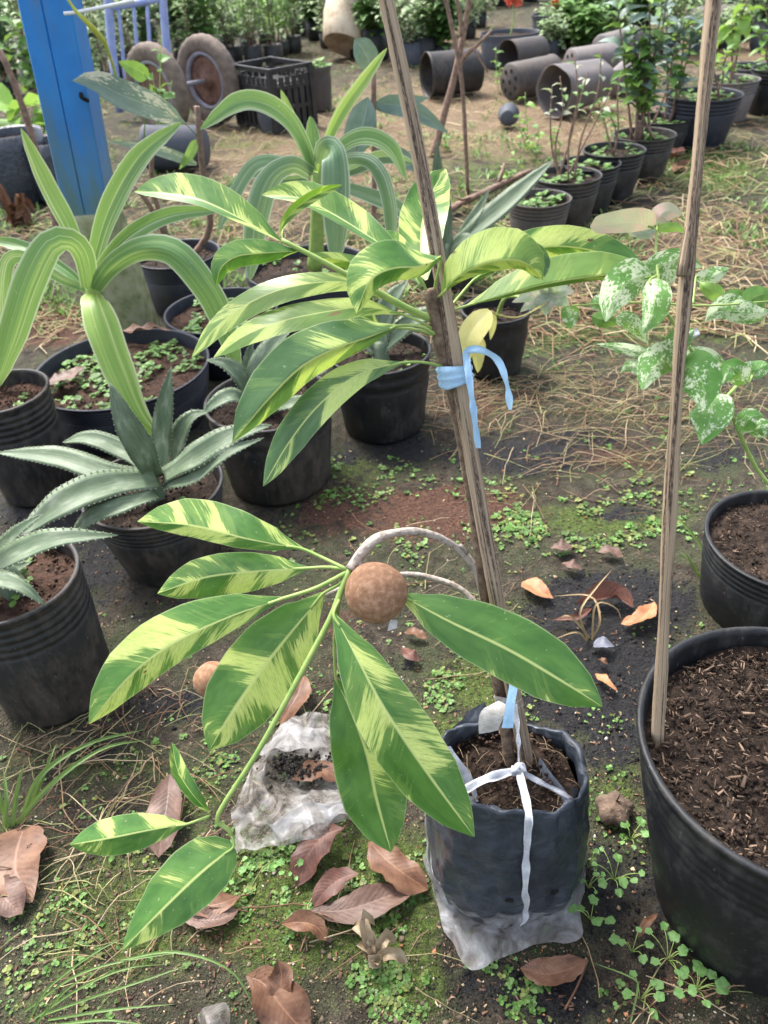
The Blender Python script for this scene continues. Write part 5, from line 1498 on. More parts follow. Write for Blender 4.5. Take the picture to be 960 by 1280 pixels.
# sapling with grey blue leaves right of the lily, and the one left of it
g1 = onground(466, 300)
o = thing('blue_leaf_sapling', tuple(g1), 'sapling with broad grey blue leaves on a straight stem beside the striped lily', 'sapling')
y_ = g1.y
tube('stem', [g1 - Vector((0, 0, .01)), Yp(468, 220, y_), Yp(467, 150, y_), Yp(467, 88, y_)], (.011, .009), M['far_bark'], o, n=12, k=8, rough=.1)
def bl(par, pts, wl, wr, m='blue_leaf', **kw): return leaf(par, pts, wl, wr, M[m], mode='y', **dict(dict(prof=OVATE, fl=12, fr=12, n=12), **kw))
bl(o, [(466, 92, y_), (462, 78, y_ - .02), (454, 62, y_ - .03), (443, 49, y_ - .03)], 15, 15, prof=SAPO)
bl(o, [(440, 205, y_ - .1), (445, 180, y_ - .1), (455, 150, y_ - .08), (460, 121, y_ - .06)], 20, 16, prof=SAPO)
bl(o, [(470, 130, y_), (500, 132, y_ - .02), (530, 145, y_ - .04), (560, 166, y_ - .05)], 12, 12, 'blue_leaf')
bl(o, [(470, 135, y_), (505, 128, y_ + .04), (535, 122, y_ + .06)], 9, 9)
bl(o, [(470, 190, y_), (500, 196, y_ - .03), (530, 218, y_ - .05)], 11, 11)
bl(o, [(465, 170, y_), (452, 180, y_ - .02), (440, 200, y_ - .03)], 9, 9, 'green_leaf')
g1 = Yp(268, 312, 2.35)
o = thing('blue_leaf_sapling', tuple(POT['H'][0]), 'sapling with one long cream edged blue leaf crossing the blue post', 'sapling')
y_ = POT['H'][0].y
tube('stem', [Vector((POT['H'][0].x + .02, y_, .13)), Yp(262, 285, y_ - .03), Yp(254, 220, y_ - .05), Yp(246, 133, y_ - .05)], (.011, .009), M['far_bark'], o, n=12, k=8, rough=.1)
tube('stem', [Vector((POT['H'][0].x, y_, .13)), Yp(190, 262, y_ - .03), Yp(168, 232, y_ - .04)], (.012, .006), M['far_bark'], o, n=8, k=7, rough=.1)
tube('stem', [Vector((POT['H'][0].x - .01, y_, .13)), Yp(192, 240, y_ - .02), Yp(190, 190, y_ - .02)], (.009, .007), M['far_bark'], o, n=8, k=7, rough=.1)
bl(o, [(233, 156, y_ - .2), (200, 138, y_ - .28), (150, 118, y_ - .36), (118, 102, y_ - .4), (91, 101, y_ - .42)], 16, 19, 'cream_leaf', fl=15, fr=-5, prof=SAPO, stalk=[(246, 170, y_ - .05)])
bl(o, [(246, 205, y_ - .05), (205, 190, y_ - .12), (170, 182, y_ - .16), (132, 176, y_ - .2)], 7, 7, 'cream_leaf')
bl(o, [(246, 175, y_ - .05), (236, 195, y_ - .08), (224, 212, y_ - .1)], 6, 6, 'lime_leaf')
bl(o, [(185, 96, y_ - .1), (170, 86, y_ - .12), (148, 77, y_ - .14)], 12, 9, 'green_leaf', stalk=[(182, 120, y_ - .05), (180, 180, y_ - .03)])
# seedlings among the cart and post, with individually seen leaves
def seedling(name, label, px, py, tops, key, n, s, group=None, r=(.005, .002), start=.4, rise=.2):
    g = onground(px, py)
    return sapling(name, label, g, [up_to(g - Vector((0, 0, .01)), x, y, g.y) for x, y in tops], key, n, s, r, group, start=start, rise=rise, bark='stalk')
seedling('round_leaf_seedling', 'round leaved green seedling in front of the cart wheel', 196, 200, [(202, 45), (190, 90), (215, 100)], ('grn', 'g'), 5, .8, start=.4)
seedling('round_leaf_plant', 'pale lime broad leaved plant left of the blue post', 20, 215, [(18, 130), (45, 125), (5, 160), (38, 165), (60, 150)], ('round',), 5, 2.0, start=.5, rise=-.1)
seedling('round_leaf_plant', 'darker green broad leaved plant behind the blue post', 60, 140, [(20, 30), (35, 60), (60, 20), (5, 50), (30, -5), (8, 5)], ('grn', 'g'), 9, 1.5, start=.2)
g1 = onground(75, 300)
o = thing('leaning_stick', tuple(g1), 'brown stick leaning left of the blue post', 'stick')
tube('shaft', [Yp(75, 300, g1.y), Yp(40, 170, g1.y), Yp(12, 90, g1.y), Yp(-2, 62, g1.y)], (.014, .012), M['far_bark'], o, n=12, k=8, rough=.12)
# black polybags behind the left pots
for (x, y, w, h, l) in ((25, 262, 40, .3, 'sagging black plastic bag left of the leaning stick'), (78, 262, 34, .27, 'black plastic bag between the leaning stick and the blue post')):
    q = onground(x, y); rr = w / FPX * depth(q)
    o = thing('planting_bag', (q.x, q.y, 0), l, 'bag')
    v, f, uv = lathe([(rr * .8, .0), (rr * .98, .03), (rr * 1.02, h * .5), (rr, h * .8), (rr * .95, h), (rr * .88, h - .01), (rr * .86, h - .05)], q.x, q.y + rr, 0, 36, .12, x * .1)
    obj('bag_wall', mesh('bag_wall', v, f, uv), M['black_film'], o)
    v, f, uv = soil_disc(rr * .9, h - .04, q.x, q.y + rr, x)
    obj('soil', mesh('soil', v, f), M['soil'], o)
    KEEP.append((q.x, q.y + rr, rr))
# crumpled brown husk of dead leaves
q = onground(30, 285)
o = thing('dead_leaf_clump', tuple(q), 'withered brown leaf clump under the sagging black bag', 'dead leaves')
for i in range(9):
    a = U(0, 6.28); t = q + Vector((U(-.07, .07), U(-.03, .05), U(.06, .2)))
    leaf(o, [q + Vector((U(-.05, .05), U(-.03, .03), 0)), q.lerp(t, .5) + Vector((U(-.03, .03), 0, .03)), t, t + Vector((U(-.05, .05), U(-.05, 0), -.04))], .022, .018, M['dry1'], px=False, fl=50, fr=30, wave=.4, n=10, prof=STRAP)
# small plants on the straw
sg = 'young weeds growing on the straw'
wl_ = ['tallest upright weed on the straw near the small dark cup', 'short weed between the fallen branch and the small dark cup', 'bushy weed close behind the tallest upright weed', 'weed growing between the big black pot and the holed pots', 'weed growing in front of the wide slate tub', 'low weed beside the near end of the pot row', 'weed in front of the light grey toppled pot', 'low weed at the foot of the brownish pot by the crate', 'weed between the holed pot and the crushed pot', 'tiny weed at the foot of the forked sapling']
for i, (x, y, h, s) in enumerate(((655, 190, 75, .8), (640, 232, 40, .6), (672, 200, 40, .7), (625, 118, 60, .8), (617, 70, 40, .9), (695, 190, 30, .6), (800, 60, 30, .8), (395, 115, 20, .7), (700, 120, 25, .7), (560, 190, 20, .5))):
    seedling('young_weed', wl_[i], x, y, [(x + U(-6, 6), y - h), (x + U(-14, 14), y - h * .6)], ('l', 'g'), 7, s, sg, (.003, .0015), start=.25)

# far nursery plants in pots and bags: leaves too small to tell apart
def far_plant(px, py, h, kind, bag=True, w=.1):
    q = onground(px, py)
    where = 'behind the blue hand cart' if px < 235 else 'behind the black crate' if px < 425 else 'behind the big toppled black pot' if px < 580 else 'behind the wide slate tub' if px < 705 else 'behind the leafy shrub of the pot row'
    lab = {'bush': 'bushy green seedling in a black bag ', 'grass': 'tall grassy leaved seedling in a black bag ', 'pale': 'pale sparse seedling in a black bag '}[kind] + where
    o = thing('far_seedling', (q.x, q.y, 0), lab, 'seedling', lab.replace(' in a black bag', 's'))
    hb = w * U(1.4, 2.2)
    v, f, uv = lathe([(w * .85, 0), (w, .02), (w * 1.02, hb), (w * .92, hb), (w * .9, hb - .03), (.001, hb - .03)], q.x, q.y, 0, 18, .1, px)
    obj('bag_wall', mesh('bag_wall', v, f, uv), M[random.choice(('black_pot', 'black_pot', 'dusty_pot', 'tub'))], o)
    stems, b = [], Batch()
    tint = random.choice(((.1, .2, .05), (.15, .28, .07), (.19, .34, .09), (.13, .22, .1)))
    ns = {'bush': 5, 'grass': 4, 'pale': 4}[kind]
    for s in range(ns):
        t = Vector((q.x + U(-.8, .8) * w * 2.2, q.y + U(-.8, .8) * w * 2, hb + h * U(.6, 1)))
        p0 = Vector((q.x + U(-.4, .4) * w, q.y + U(-.4, .4) * w, hb - .03))
        stems.append(tube_data([p0, p0.lerp(t, .5) + Vector((U(-.03, .03), U(-.03, .03), .03)), t], (.006, .003), 6, 5))
        nl = {'bush': 95, 'grass': 26, 'pale': 60}[kind]
        for i in range(nl):
            u_ = U(.15, 1); c = p0.lerp(t, u_) + Vector((U(-.09, .09), U(-.09, .09), U(-.06, .06)))
            L, ww = {'bush': (U(.06, .12), U(.02, .036)), 'grass': (U(.18, .34), U(.008, .014)), 'pale': (U(.04, .08), U(.014, .026))}[kind]
            a = U(0, 6.28); d_ = Vector((math.cos(a), math.sin(a), U(-.3, .7) if kind != 'grass' else U(.2, 1.2))).normalized()
            sd_ = d_.cross(Vector((0, 0, 1))).normalized() * ww
            dr = Vector((0, 0, -L * .35))
            m_ = c + d_ * L * .45
            col = {'bush': tint, 'grass': (.24, .42, .09), 'pale': (.3, .4, .2)}[kind]; g = U(.65, 1.4)
            nz = sd_.cross(d_).normalized() * ww * .35
            b.add([tuple(c), tuple(m_ + sd_ + nz), tuple(c + d_ * L + dr * .5), tuple(m_ - sd_ + nz), tuple(m_)], [(0, 1, 4), (1, 2, 4), (2, 3, 4), (3, 0, 4)], (col[0] * g, col[1] * g, col[2] * g))
    v, f, uv = join_data(stems)
    obj('stems', mesh('stems', v, f, uv), M['far_bark'], o)
    b.build('foliage', M['leafy'], o, kind='stuff')
random.seed(21)
for (x, y, h, k_) in ((258, 75, .45, 'grass'), (285, 62, .5, 'pale'), (312, 66, .45, 'grass'), (335, 58, .4, 'bush'), (352, 70, .35, 'grass'), (374, 45, .35, 'bush'), (396, 50, .3, 'bush'), (270, 38, .5, 'bush'), (300, 34, .5, 'pale'), (330, 30, .5, 'bush'), (360, 20, .45, 'bush'), (390, 18, .4, 'bush'), (240, 48, .5, 'pale'), (110, 60, .6, 'bush'), (150, 70, .5, 'pale'), (185, 60, .5, 'pale'), (220, 45, .5, 'bush'), (80, 85, .6, 'bush'), (40, 75, .6, 'bush'), (10, 95, .6, 'bush'), (170, 35, .5, 'bush'), (130, 35, .5, 'pale'), (205, 25, .5, 'bush'),
                     (470, 75, .3, 'bush'), (512, 82, .35, 'pale'), (530, 80, .35, 'pale'), (550, 78, .4, 'bush'), (500, 60, .4, 'pale'), (525, 58, .4, 'pale'), (545, 55, .4, 'bush'), (478, 45, .3, 'bush'), (455, 50, .3, 'bush'), (505, 30, .4, 'pale'), (535, 28, .4, 'bush'), (480, 20, .4, 'bush'), (440, 15, .4, 'bush'), (570, 20, .4, 'bush'), (600, 10, .4, 'bush'), (640, 5, .4, 'pale'), (665, 2, .5, 'bush'),
                     (720, 12, .4, 'pale'), (748, 18, .4, 'bush'), (790, 20, .4, 'bush'), (830, 22, .4, 'bush'), (860, 12, .4, 'pale'), (905, 20, .4, 'bush'), (940, 40, .4, 'grass'), (955, 62, .35, 'bush'), (930, 10, .5, 'bush'), (700, -15, .5, 'bush'), (760, -12, .5, 'bush'), (820, -10, .5, 'bush'), (880, -14, .5, 'bush'), (560, -10, .5, 'bush'), (500, -8, .5, 'bush'), (420, -12, .5, 'bush'), (340, -5, .5, 'bush'), (270, 5, .5, 'bush'), (620, -18, .5, 'bush')):
    far_plant(x, y, h, k_, w=U(.075, .12))
for i in range(44):
    x = (U(40, 440) if i % 3 else U(420, 970)); y = U(-22, 48) if x < 420 else U(-24, 16)
    far_plant(x, y, U(.4, .7), random.choice(('bush', 'bush', 'pale', 'grass')), w=U(.07, .12))
for (x, y) in ((15, 120), (45, 110), (75, 112), (100, 100), (120, 92), (155, 95), (172, 105), (190, 90), (230, 80), (5, 60), (60, 40), (95, 40), (245, 92), (262, 88), (292, 82), (318, 84), (343, 80), (366, 66), (410, 60), (450, 72), (466, 60), (120, 110), (140, 118)): far_plant(x, y, U(.5, .8), random.choice(('bush', 'pale')), w=U(.07, .1))
for (x, y) in ((705, 62), (730, 66), (752, 58), (690, 70), (768, 62), (835, 70), (870, 66), (905, 62), (720, 45), (745, 40), (800, 45), (845, 42), (880, 30), (925, 50), (600, 35), (585, 48), (560, 45)): far_plant(x, y, U(.12, .3), random.choice(('bush', 'pale')), w=U(.05, .08))
# red blooms
q = onground(643, 34)
for i, (x, y, l) in enumerate(((641, 4, 'large orange red bloom above the wide slate tub'), (694, 6, 'smaller red bloom above the tall slate pot'))):
    c = Yp(x, y, POT['Q4' if i else 'Q3'][0].y); 
    o = thing('red_flower', tuple(POT['Q4' if i else 'Q3'][0]), l, 'flower')
    tube('stem', [P0('Q4' if i else 'Q3'), P0('Q4' if i else 'Q3').lerp(c, .5) + Vector((.02, 0, 0)), c], (.006, .004), M['stalk'], o, n=8, k=6)
    rr = (.075, .045)[i]
    for k in range(9):
        a = k * 2.4; el = (k % 3) * .5 - .2
        d_ = Vector((math.cos(a) * math.cos(el), math.sin(a) * math.cos(el), math.sin(el)))
        leaf(o, [c, c + d_ * rr * .5 + Vector((0, 0, rr * .15)), c + d_ * rr], rr * .45, rr * .45, M['red'], px=False, fl=20, fr=20, n=6, prof=OVATE, name='petal')

# ------------------------------------------------------------------ fallen leaves, each one a thing
random.seed(33)
UP = Vector((0, 0, 1))
def fallen(label, pts, wl, wr, m='dry1', fl=12, fr=12, wave=.25, z=(.012, .02, .012), stalk=None, prof=SAPO, tilt=(0, 0), n=16, wfreq=1.7):
    w = []
    k = len(pts)
    for i, (x, y) in enumerate(pts):
        t = i / (k - 1)
        w.append(onground(x, y, interp([(0, z[0]), (.5, z[1]), (1, z[2])], t)))
    nrm = (UP + Vector((tilt[0], tilt[1], 0))).normalized()
    s = depth(w[k // 2]) / FPX
    _seed[0] += 1; seed = _seed[0] * .737
    v, f, uv = leaf_data(w, wl * s * 1.15, wr * s * 1.15, prof, fl, fr, wave, n, nrm, seed, 0, wfreq, .3)
    # let nothing sink into the soil
    for q in v:
        g = gh(q.x, q.y) + .003
        if q.z < g: q.z = g + .25 * (g - q.z)
    o = obj('dry_leaf', mesh('dry_leaf', v, f, uv, seed), M[m], None, label, 'dry leaf', loc=w[0])
    if stalk: tube('leaf_stalk', [w[0]] + [onground(x, y, .006) for x, y in stalk], (.0012, .0014), M[m], o, n=6, k=5)
    return o
fallen('broad rusty dry leaf lying flat on the moss near the fallen grass', [(30, 1035), (22, 1060), (20, 1090), (40, 1128)], 34, 32, 'dry1', wave=.1, prof=OVATE)
fallen('small curled dry leaf half under the broad rusty leaf', [(-8, 1100), (8, 1125), (28, 1142)], 22, 16, 'dry2', wave=.2)
fallen('speckled mauve dry leaf standing up behind the small sapodilla shoot', [(212, 968), (210, 995), (205, 1030), (198, 1072)], 19, 22, 'dry2', z=(.03, .03, .01), wave=.2)
fallen('rusty dry leaf beside the blunt small sapodilla leaf', [(300, 1120), (280, 1128), (255, 1132), (232, 1122)], 14, 14, 'dry1', stalk=[(312, 1118)])
fallen('flat grey brown dry leaf just below the blunt sapodilla leaf', [(225, 1143), (250, 1150), (275, 1148), (298, 1138)], 14, 10, 'dry2')
fallen('dark chestnut leaf leaning against the crumpled plastic', [(430, 1035), (405, 1045), (385, 1070), (372, 1108)], 19, 18, 'dry4', z=(.035, .03, .008), wave=.25, stalk=[(442, 1022), (450, 1012)])
fallen('rust brown leaf with curled lobe under the long hanging leaves', [(462, 1052), (480, 1072), (505, 1092), (535, 1112)], 18, 22, 'dry1', wave=.35, z=(.015, .03, .012))
fallen('long grey mauve leaf lying across the moss under the hanging leaves', [(388, 1138), (430, 1138), (480, 1122), (522, 1104)], 17, 19, 'dry2', wave=.15)
fallen('rusty leaf tip sticking up behind the long grey mauve leaf', [(448, 1092), (430, 1096), (408, 1112), (392, 1134)], 12, 14, 'dry4', z=(.03, .025, .01))
fallen('small curled tan leaf on the moss below the long grey mauve leaf', [(352, 1155), (375, 1153), (395, 1158), (408, 1176)], 10, 12, 'dry1', wave=.4, fl=40, fr=30)
fallen('big curled tan leaf with raised lobes at the bottom moss', [(308, 1220), (330, 1230), (352, 1258), (388, 1300)], 25, 27, 'dry1', wave=.4, z=(.03, .03, .015), fl=25, fr=25)
fallen('upright tan lobe beside the big curled tan leaf', [(352, 1268), (350, 1242), (352, 1218), (347, 1200)], 16, 14, 'dry1', z=(.01, .035, .05), wave=.3)
fallen('rust coloured leaf caught under the clear plastic sleeve', [(735, 1200), (710, 1212), (680, 1218), (650, 1210)], 14, 17, 'dry1', wave=.2, z=(.012, .016, .016), stalk=[(722, 1232), (706, 1262)])
fallen('bright orange leaf on black soil right of the stake', [(656, 726), (668, 735), (680, 742), (692, 748)], 13, 11, 'dry3', prof=OVATE, wave=.1)
fallen('rolled chestnut leaf on the black soil', [(720, 755), (745, 750), (770, 748), (792, 760)], 11, 12, 'dry4', fl=55, fr=50, wave=.2, z=(.012, .012, .012))
fallen('orange brown curled leaf beside the rolled chestnut leaf', [(818, 752), (808, 768), (795, 776), (776, 780)], 10, 12, 'dry3', wave=.3, fl=30, fr=5)
fallen('slim orange leaf sliver on the black soil', [(745, 842), (758, 852), (772, 864)], 6, 5, 'dry3', prof=OVATE)
fallen('grey mauve leaf scrap on bare brown soil', [(688, 685), (702, 682), (716, 684)], 8, 8, 'dry2')
fallen('second mauve leaf scrap near the straw', [(747, 690), (762, 688), (778, 696)], 8, 7, 'dry2')
fallen('dull mauve scrap below the grey mauve leaf scrap', [(702, 704), (715, 706), (728, 712)], 7, 6, 'dry2')
fallen('rust leaf behind the crumpled plastic', [(350, 905), (362, 885), (372, 868), (380, 845)], 14, 15, 'dry1', z=(.01, .03, .03))
fallen('orange rust leaf poking from the crumpled plastic', [(365, 975), (385, 965), (405, 962), (425, 975)], 12, 14, 'dry1', z=(.04, .05, .04), wave=.3)
fallen('small rust leaf near the foot of the stake', [(502, 810), (512, 818), (525, 826)], 7, 7, 'dry4')
fallen('pinkish scrap of leaf under the long right hand leaf', [(505, 790), (518, 790), (534, 798)], 6, 6, 'dry1')
fallen('slate grey round leaf on the black soil', [(742, 806), (755, 804), (768, 808)], 9, 8, 'slate', prof=OVATE, wave=.05)
fallen('tiny rust leaf beside the slate grey round leaf', [(748, 824), (754, 825), (760, 830)], 4, 4, 'dry1')
fallen('brown dry leaf on the straw by the row pots', [(842, 215), (852, 205), (864, 200)], 8, 8, 'dry1')
fallen('curled chestnut leaf against the row pots', [(838, 200), (846, 193), (850, 184)], 7, 7, 'dry4', z=(.02, .06, .06))
fallen('rusty strip of bark-like leaf between sprouts and big pot', [(822, 1142), (808, 1155), (798, 1172)], 4, 5, 'dry1')
fallen('dead rosette leaf fallen right of the thin stake base', [(690, 775), (720, 772), (740, 760)], 4, 4, 'dry4', fl=40)
def in_pot_leaf():
    z = POT['B'][2]
    w = [at(60, 478, z + .025), at(80, 472, z + .03), at(106, 458, z + .03)]
    s = depth(w[1]) / FPX
    v, f, uv = leaf_data(w, 13 * s, 15 * s, OVATE, 12, 12, .15, 12, UP, 4.4)
    obj('dry_leaf', mesh('dry_leaf', v, f, uv, 4.4), M['dry2'], None, 'mauve dry leaf lying on the weeds inside the wide navy pot', 'dry leaf', loc=w[0])
    w = [at(150, 415, .155), at(175, 412, .16), at(195, 410, .16), at(212, 414, .158)]
    v, f, uv = leaf_data(w, 8 * s, 7 * s, OVATE, 25, 25, .5, 12, UP, 5.4)
    obj('dry_leaf', mesh('dry_leaf', v, f, uv, 5.4), M['dry1'], None, 'curled rust leaf resting on the back rim of the wide navy pot', 'dry leaf', loc=w[0])
in_pot_leaf()

# crumpled clear plastic with soil on it
cpc = onground(370, 990)
o = thing('crumpled_plastic', tuple(cpc), 'crumpled dirty clear plastic bag on the moss, black soil in its folds', 'plastic bag')
def gp(x, y, z): return onground(x, y, z)
sheet('film', [
    [gp(322, 955, .02), gp(345, 912, .035), gp(375, 898, .045), gp(412, 905, .03), gp(440, 925, .02)],
    [gp(300, 985, .02), gp(330, 950, .05), gp(365, 935, .04), gp(405, 940, .03), gp(445, 955, .02)],
    [gp(285, 1015, .015), gp(318, 990, .045), gp(350, 985, .02), gp(400, 980, .018), gp(450, 985, .02)],
    [gp(285, 1040, .012), gp(320, 1025, .03), gp(355, 1018, .04), gp(400, 1010, .045), gp(452, 1005, .03)],
    [gp(292, 1078, .008), gp(325, 1065, .02), gp(360, 1055, .03), gp(400, 1045, .025), gp(440, 1030, .015)]], M['dirty_film'], o, sub=12, crumple=.011, seed=11)
sheet('fold', [[gp(330, 1040, .055), gp(365, 1015, .075), gp(410, 1005, .07), gp(448, 985, .05)], [gp(345, 1060, .035), gp(375, 1045, .06), gp(415, 1032, .055), gp(455, 1020, .035)]], M['clear_film'], o, sub=10, crumple=.012, seed=14)
sheet('fold', [[gp(335, 925, .055), gp(370, 912, .075), gp(405, 915, .06)], [gp(325, 950, .06), gp(365, 945, .085), gp(410, 945, .05)]], M['clear_film'], o, sub=10, crumple=.012, seed=17)
b = Batch()
for _ in range(300):
    x, y = random.gauss(375, 26), random.gauss(958, 9)
    g = U(.5, 1.6); q = onground(x, y, .04 + U(-.006, .012)); crumb(b, tuple(q), U(.0015, .005), (.03 * g, .026 * g, .024 * g))
b.build('soil_in_folds', M['bits'], o, kind='stuff')
q = onground(262, 1272)
o = thing('plastic_scrap', tuple(q), 'small white scrap of plastic on the moss below the grass tuft', 'plastic scrap')
sheet('film', [[gp(243, 1276, .006), gp(258, 1262, .02), gp(278, 1258, .01)], [gp(246, 1292, .006), gp(264, 1280, .03), gp(284, 1275, .01)], [gp(250, 1310, .006), gp(266, 1300, .02), gp(284, 1296, .008)]], M['dirty_film'], o, sub=6, crumple=.006, seed=21)
# dry husk
q = onground(766, 1018)
o = thing('dry_husk', tuple(q), 'dry brown husk lying between the grow bag and the big pot', 'husk')
rr = 22 / FPX * depth(q)
v, f = [], []
for i in range(13):
    t = math.pi * i / 12
    for j in range(20):
        a = 2 * math.pi * j / 20
        n = 1 + .12 * math.cos(5 * a) * math.sin(t) + .12 * mnoise.noise(Vector((math.cos(a) * 2, math.sin(a) * 2, t * 2)))
        v.append(q + Vector((0, 0, rr * .55)) + Vector((rr * n * math.sin(t) * math.cos(a), rr * n * math.sin(t) * math.sin(a), rr * .75 * n * math.cos(t))))
f = [(i * 20 + j, (i + 1) * 20 + j, (i + 1) * 20 + (j + 1) % 20, i * 20 + (j + 1) % 20) for i in range(12) for j in range(20)]
obj('shell', mesh('shell', v, f), M['nut'], o)
tube('stub', [q + Vector((0, 0, rr)), q + Vector((.004, .002, rr * 1.9))], (.002, .001), M['nut'], o, n=3, k=5)
# withered seedling under the sapodilla
q = onground(470, 1205)
o = thing('withered_seedling', tuple(q), 'withered tan seedling standing on the moss between dry leaves', 'dead seedling')
for i in range(7):
    t = q + Vector((U(-.03, .03), U(-.015, .03), U(.02, .06)))
    leaf(o, [q, q.lerp(t, .5) + Vector((U(-.01, .01), 0, .012)), t, t + Vector((U(-.015, .015), U(-.015, .005), -.02))], .008, .006, M['withered'], px=False, fl=45, fr=20, wave=.5, n=8, prof=STRAP)

# ------------------------------------------------------------------ sprouts with round lobed leaves by the big pot
LFC = []
for i in range(3):
    v, f, uv = [Vector((0, 0, 0))], [], [(.5, 0)]
    m = 31
    for j in range(m):
        a = -2.7 + 5.4 * j / (m - 1); r_ = .0075 * (1 + .09 * math.cos(5 * a)) * (1 + .1 * math.sin(i * 3 + a * 2))
        v.append(Vector((.0055 + r_ * math.cos(a), r_ * math.sin(a), -.0012 * math.cos(2 * a) + .0006 * math.sin(4 * a)))); uv.append((.5 + .5 * math.sin(a), .5 + .5 * math.cos(a)))
    f = [(0, 1 + j, 2 + j) for j in range(m - 1)]
    me = mesh('leaf', v, f, uv, i * 2.2); me.materials.append(M['sprout']); LFC.append(me)
def sprout(label, px, py, n, spread, h=.02, s=1.0, group=None):
    q = onground(px, py)
    o = thing('clover_sprout', tuple(q), label, 'sprout', group)
    data = []
    for i in range(n):
        a = i * 2.4 + U(-.5, .5); rr = spread * U(.35, 1)
        t = q + Vector((math.cos(a) * rr, math.sin(a) * rr, h * U(.6, 1.3)))
        data.append(tube_data([q, q.lerp(t, .55) + Vector((0, 0, h * .3)), t], (.0006, .0005), 5, 4))
        l = bpy.data.objects.new('leaf', random.choice(LFC))
        l.matrix_local = Matrix.Translation(t - q) @ Matrix.Rotation(a + U(-.6, .6), 4, 'Z') @ Matrix.Rotation(U(-.35, .25), 4, 'Y') @ Matrix.Rotation(U(-.3, .3), 4, 'X') @ Matrix.Scale(s * U(.4, .95), 4)
        link(l, o)
    v, f, uv = join_data(data)
    obj('stems', mesh('stems', v, f, uv), M['stalk'], o)
for (x, y, n, sp, s, l) in ((835, 1200, 9, .03, 1.0, 'leafy lobed sprout right against the foot of the big pot'), (870, 1238, 9, .028, 1.25, 'largest lobed sprout of the patch beside the big pot'), (790, 1190, 5, .02, 1.1, 'sprout of few lobed leaves left of the leafy pot sprout'), (768, 1100, 8, .03, 1.0, 'lobed sprout between the grow bag and the big pot'), (788, 1050, 7, .025, .9, 'lobed sprout just below the dry husk'),
    (738, 1150, 6, .02, .9, 'lobed sprout at the right corner of the plastic sleeve'), (735, 1110, 5, .018, .7, 'small lobed sprout hugging the side of the grow bag'), (800, 1250, 6, .02, .9, 'sprout on bare soil nearest the slim green stalk'), (815, 1060, 4, .02, .8, 'tiny sprout against the wall of the big pot'), (365, 945 + 150, 6, .02, .8, 'sprout beside the dark chestnut leaf'), (296, 1100, 5, .018, .9, 'sprout beside the blunt sapodilla leaf'), (735, 1085, 4, .015, .7, 'tiny sprout beneath the bag rim flap')):
    sprout(l, x, y, n, sp, .022, s)

# ------------------------------------------------------------------ grass
def grass_tuft(label, px, py, blades, m='grass', w=.0022):
    q = onground(px, py)
    o = thing('grass_tuft', tuple(q), label, 'grass')
    for pts in blades:
        ps = [onground(x, y, z) for x, y, z in pts]
        ps[0] = ps[0] if len(pts) > 2 else q
        leaf(o, ps, w, w, M[m], px=False, fl=25, fr=25, n=14, prof=[(0, .8), (.4, 1), (.8, .6), (1, .05)], name='blade')
grass_tuft('thin arching grass tuft on the moss at the foot of the picture leaf litter', 60, 1262, [
    [(40, 1275, .0), (100, 1235, .05), (160, 1210, .07), (215, 1205, .05)], [(50, 1270, 0), (120, 1245, .04), (190, 1222, .05), (250, 1200, .05)], [(30, 1265, 0), (90, 1222, .04), (150, 1202, .05), (230, 1190, .05)],
    [(60, 1275, 0), (140, 1262, .03), (220, 1255, .03)], [(150, 1200, .05), (220, 1190, .07), (290, 1215, .06), (325, 1278, .02)], [(45, 1280, 0), (80, 1240, .05), (115, 1215, .07)], [(60, 1282, 0), (130, 1275, .03), (190, 1282, .02)], [(35, 1278, 0), (60, 1235, .03), (120, 1190, .06), (160, 1170, .06)]], w=.0016)
grass_tuft('blue green grass blades beside the scratched pot', 20, 1000, [
    [(15, 1035, 0), (22, 985, .05), (30, 955, .08)], [(5, 1040, 0), (8, 1000, .05), (4, 960, .08)], [(25, 1030, 0), (50, 970, .08), (110, 930, .09), (180, 912, .06)], [(20, 1030, 0), (70, 975, .09), (130, 935, .1), (185, 925, .07)], [(30, 1028, 0), (60, 955, .09), (70, 930, .1)], [(12, 1035, 0), (-5, 985, .06), (-10, 950, .07)]], 'grass', .0035)
grass_tuft('long single green blade leaning against the black pot of wood chips', 840, 690, [[(905, 745, 0), (880, 690, .06), (855, 655, .1), (830, 635, .12)], [(880, 730, 0), (862, 700, .05), (850, 690, .06)]], 'grass', .003)
grass_tuft('slim green stalk lying between sprouts and plastic sleeve', 790, 1250, [[(788, 1278, .004), (797, 1235, .02), (790, 1222, .03), (740, 1203, .02)]], 'grass', .0012)
grass_tuft('dry tan grass tussock beside the rolled chestnut leaf', 735, 770, [[(735, 800, 0), (725, 765, .05), (745, 735, .07), (765, 712, .05)], [(738, 798, 0), (712, 770, .05), (695, 775, .03)], [(740, 800, 0), (745, 755, .06), (770, 760, .05), (778, 780, .02)], [(735, 802, 0), (720, 790, .03), (690, 800, .01)], [(740, 798, 0), (750, 775, .04), (738, 745, .06), (690, 745, .03)]], 'drygrass', .0018)

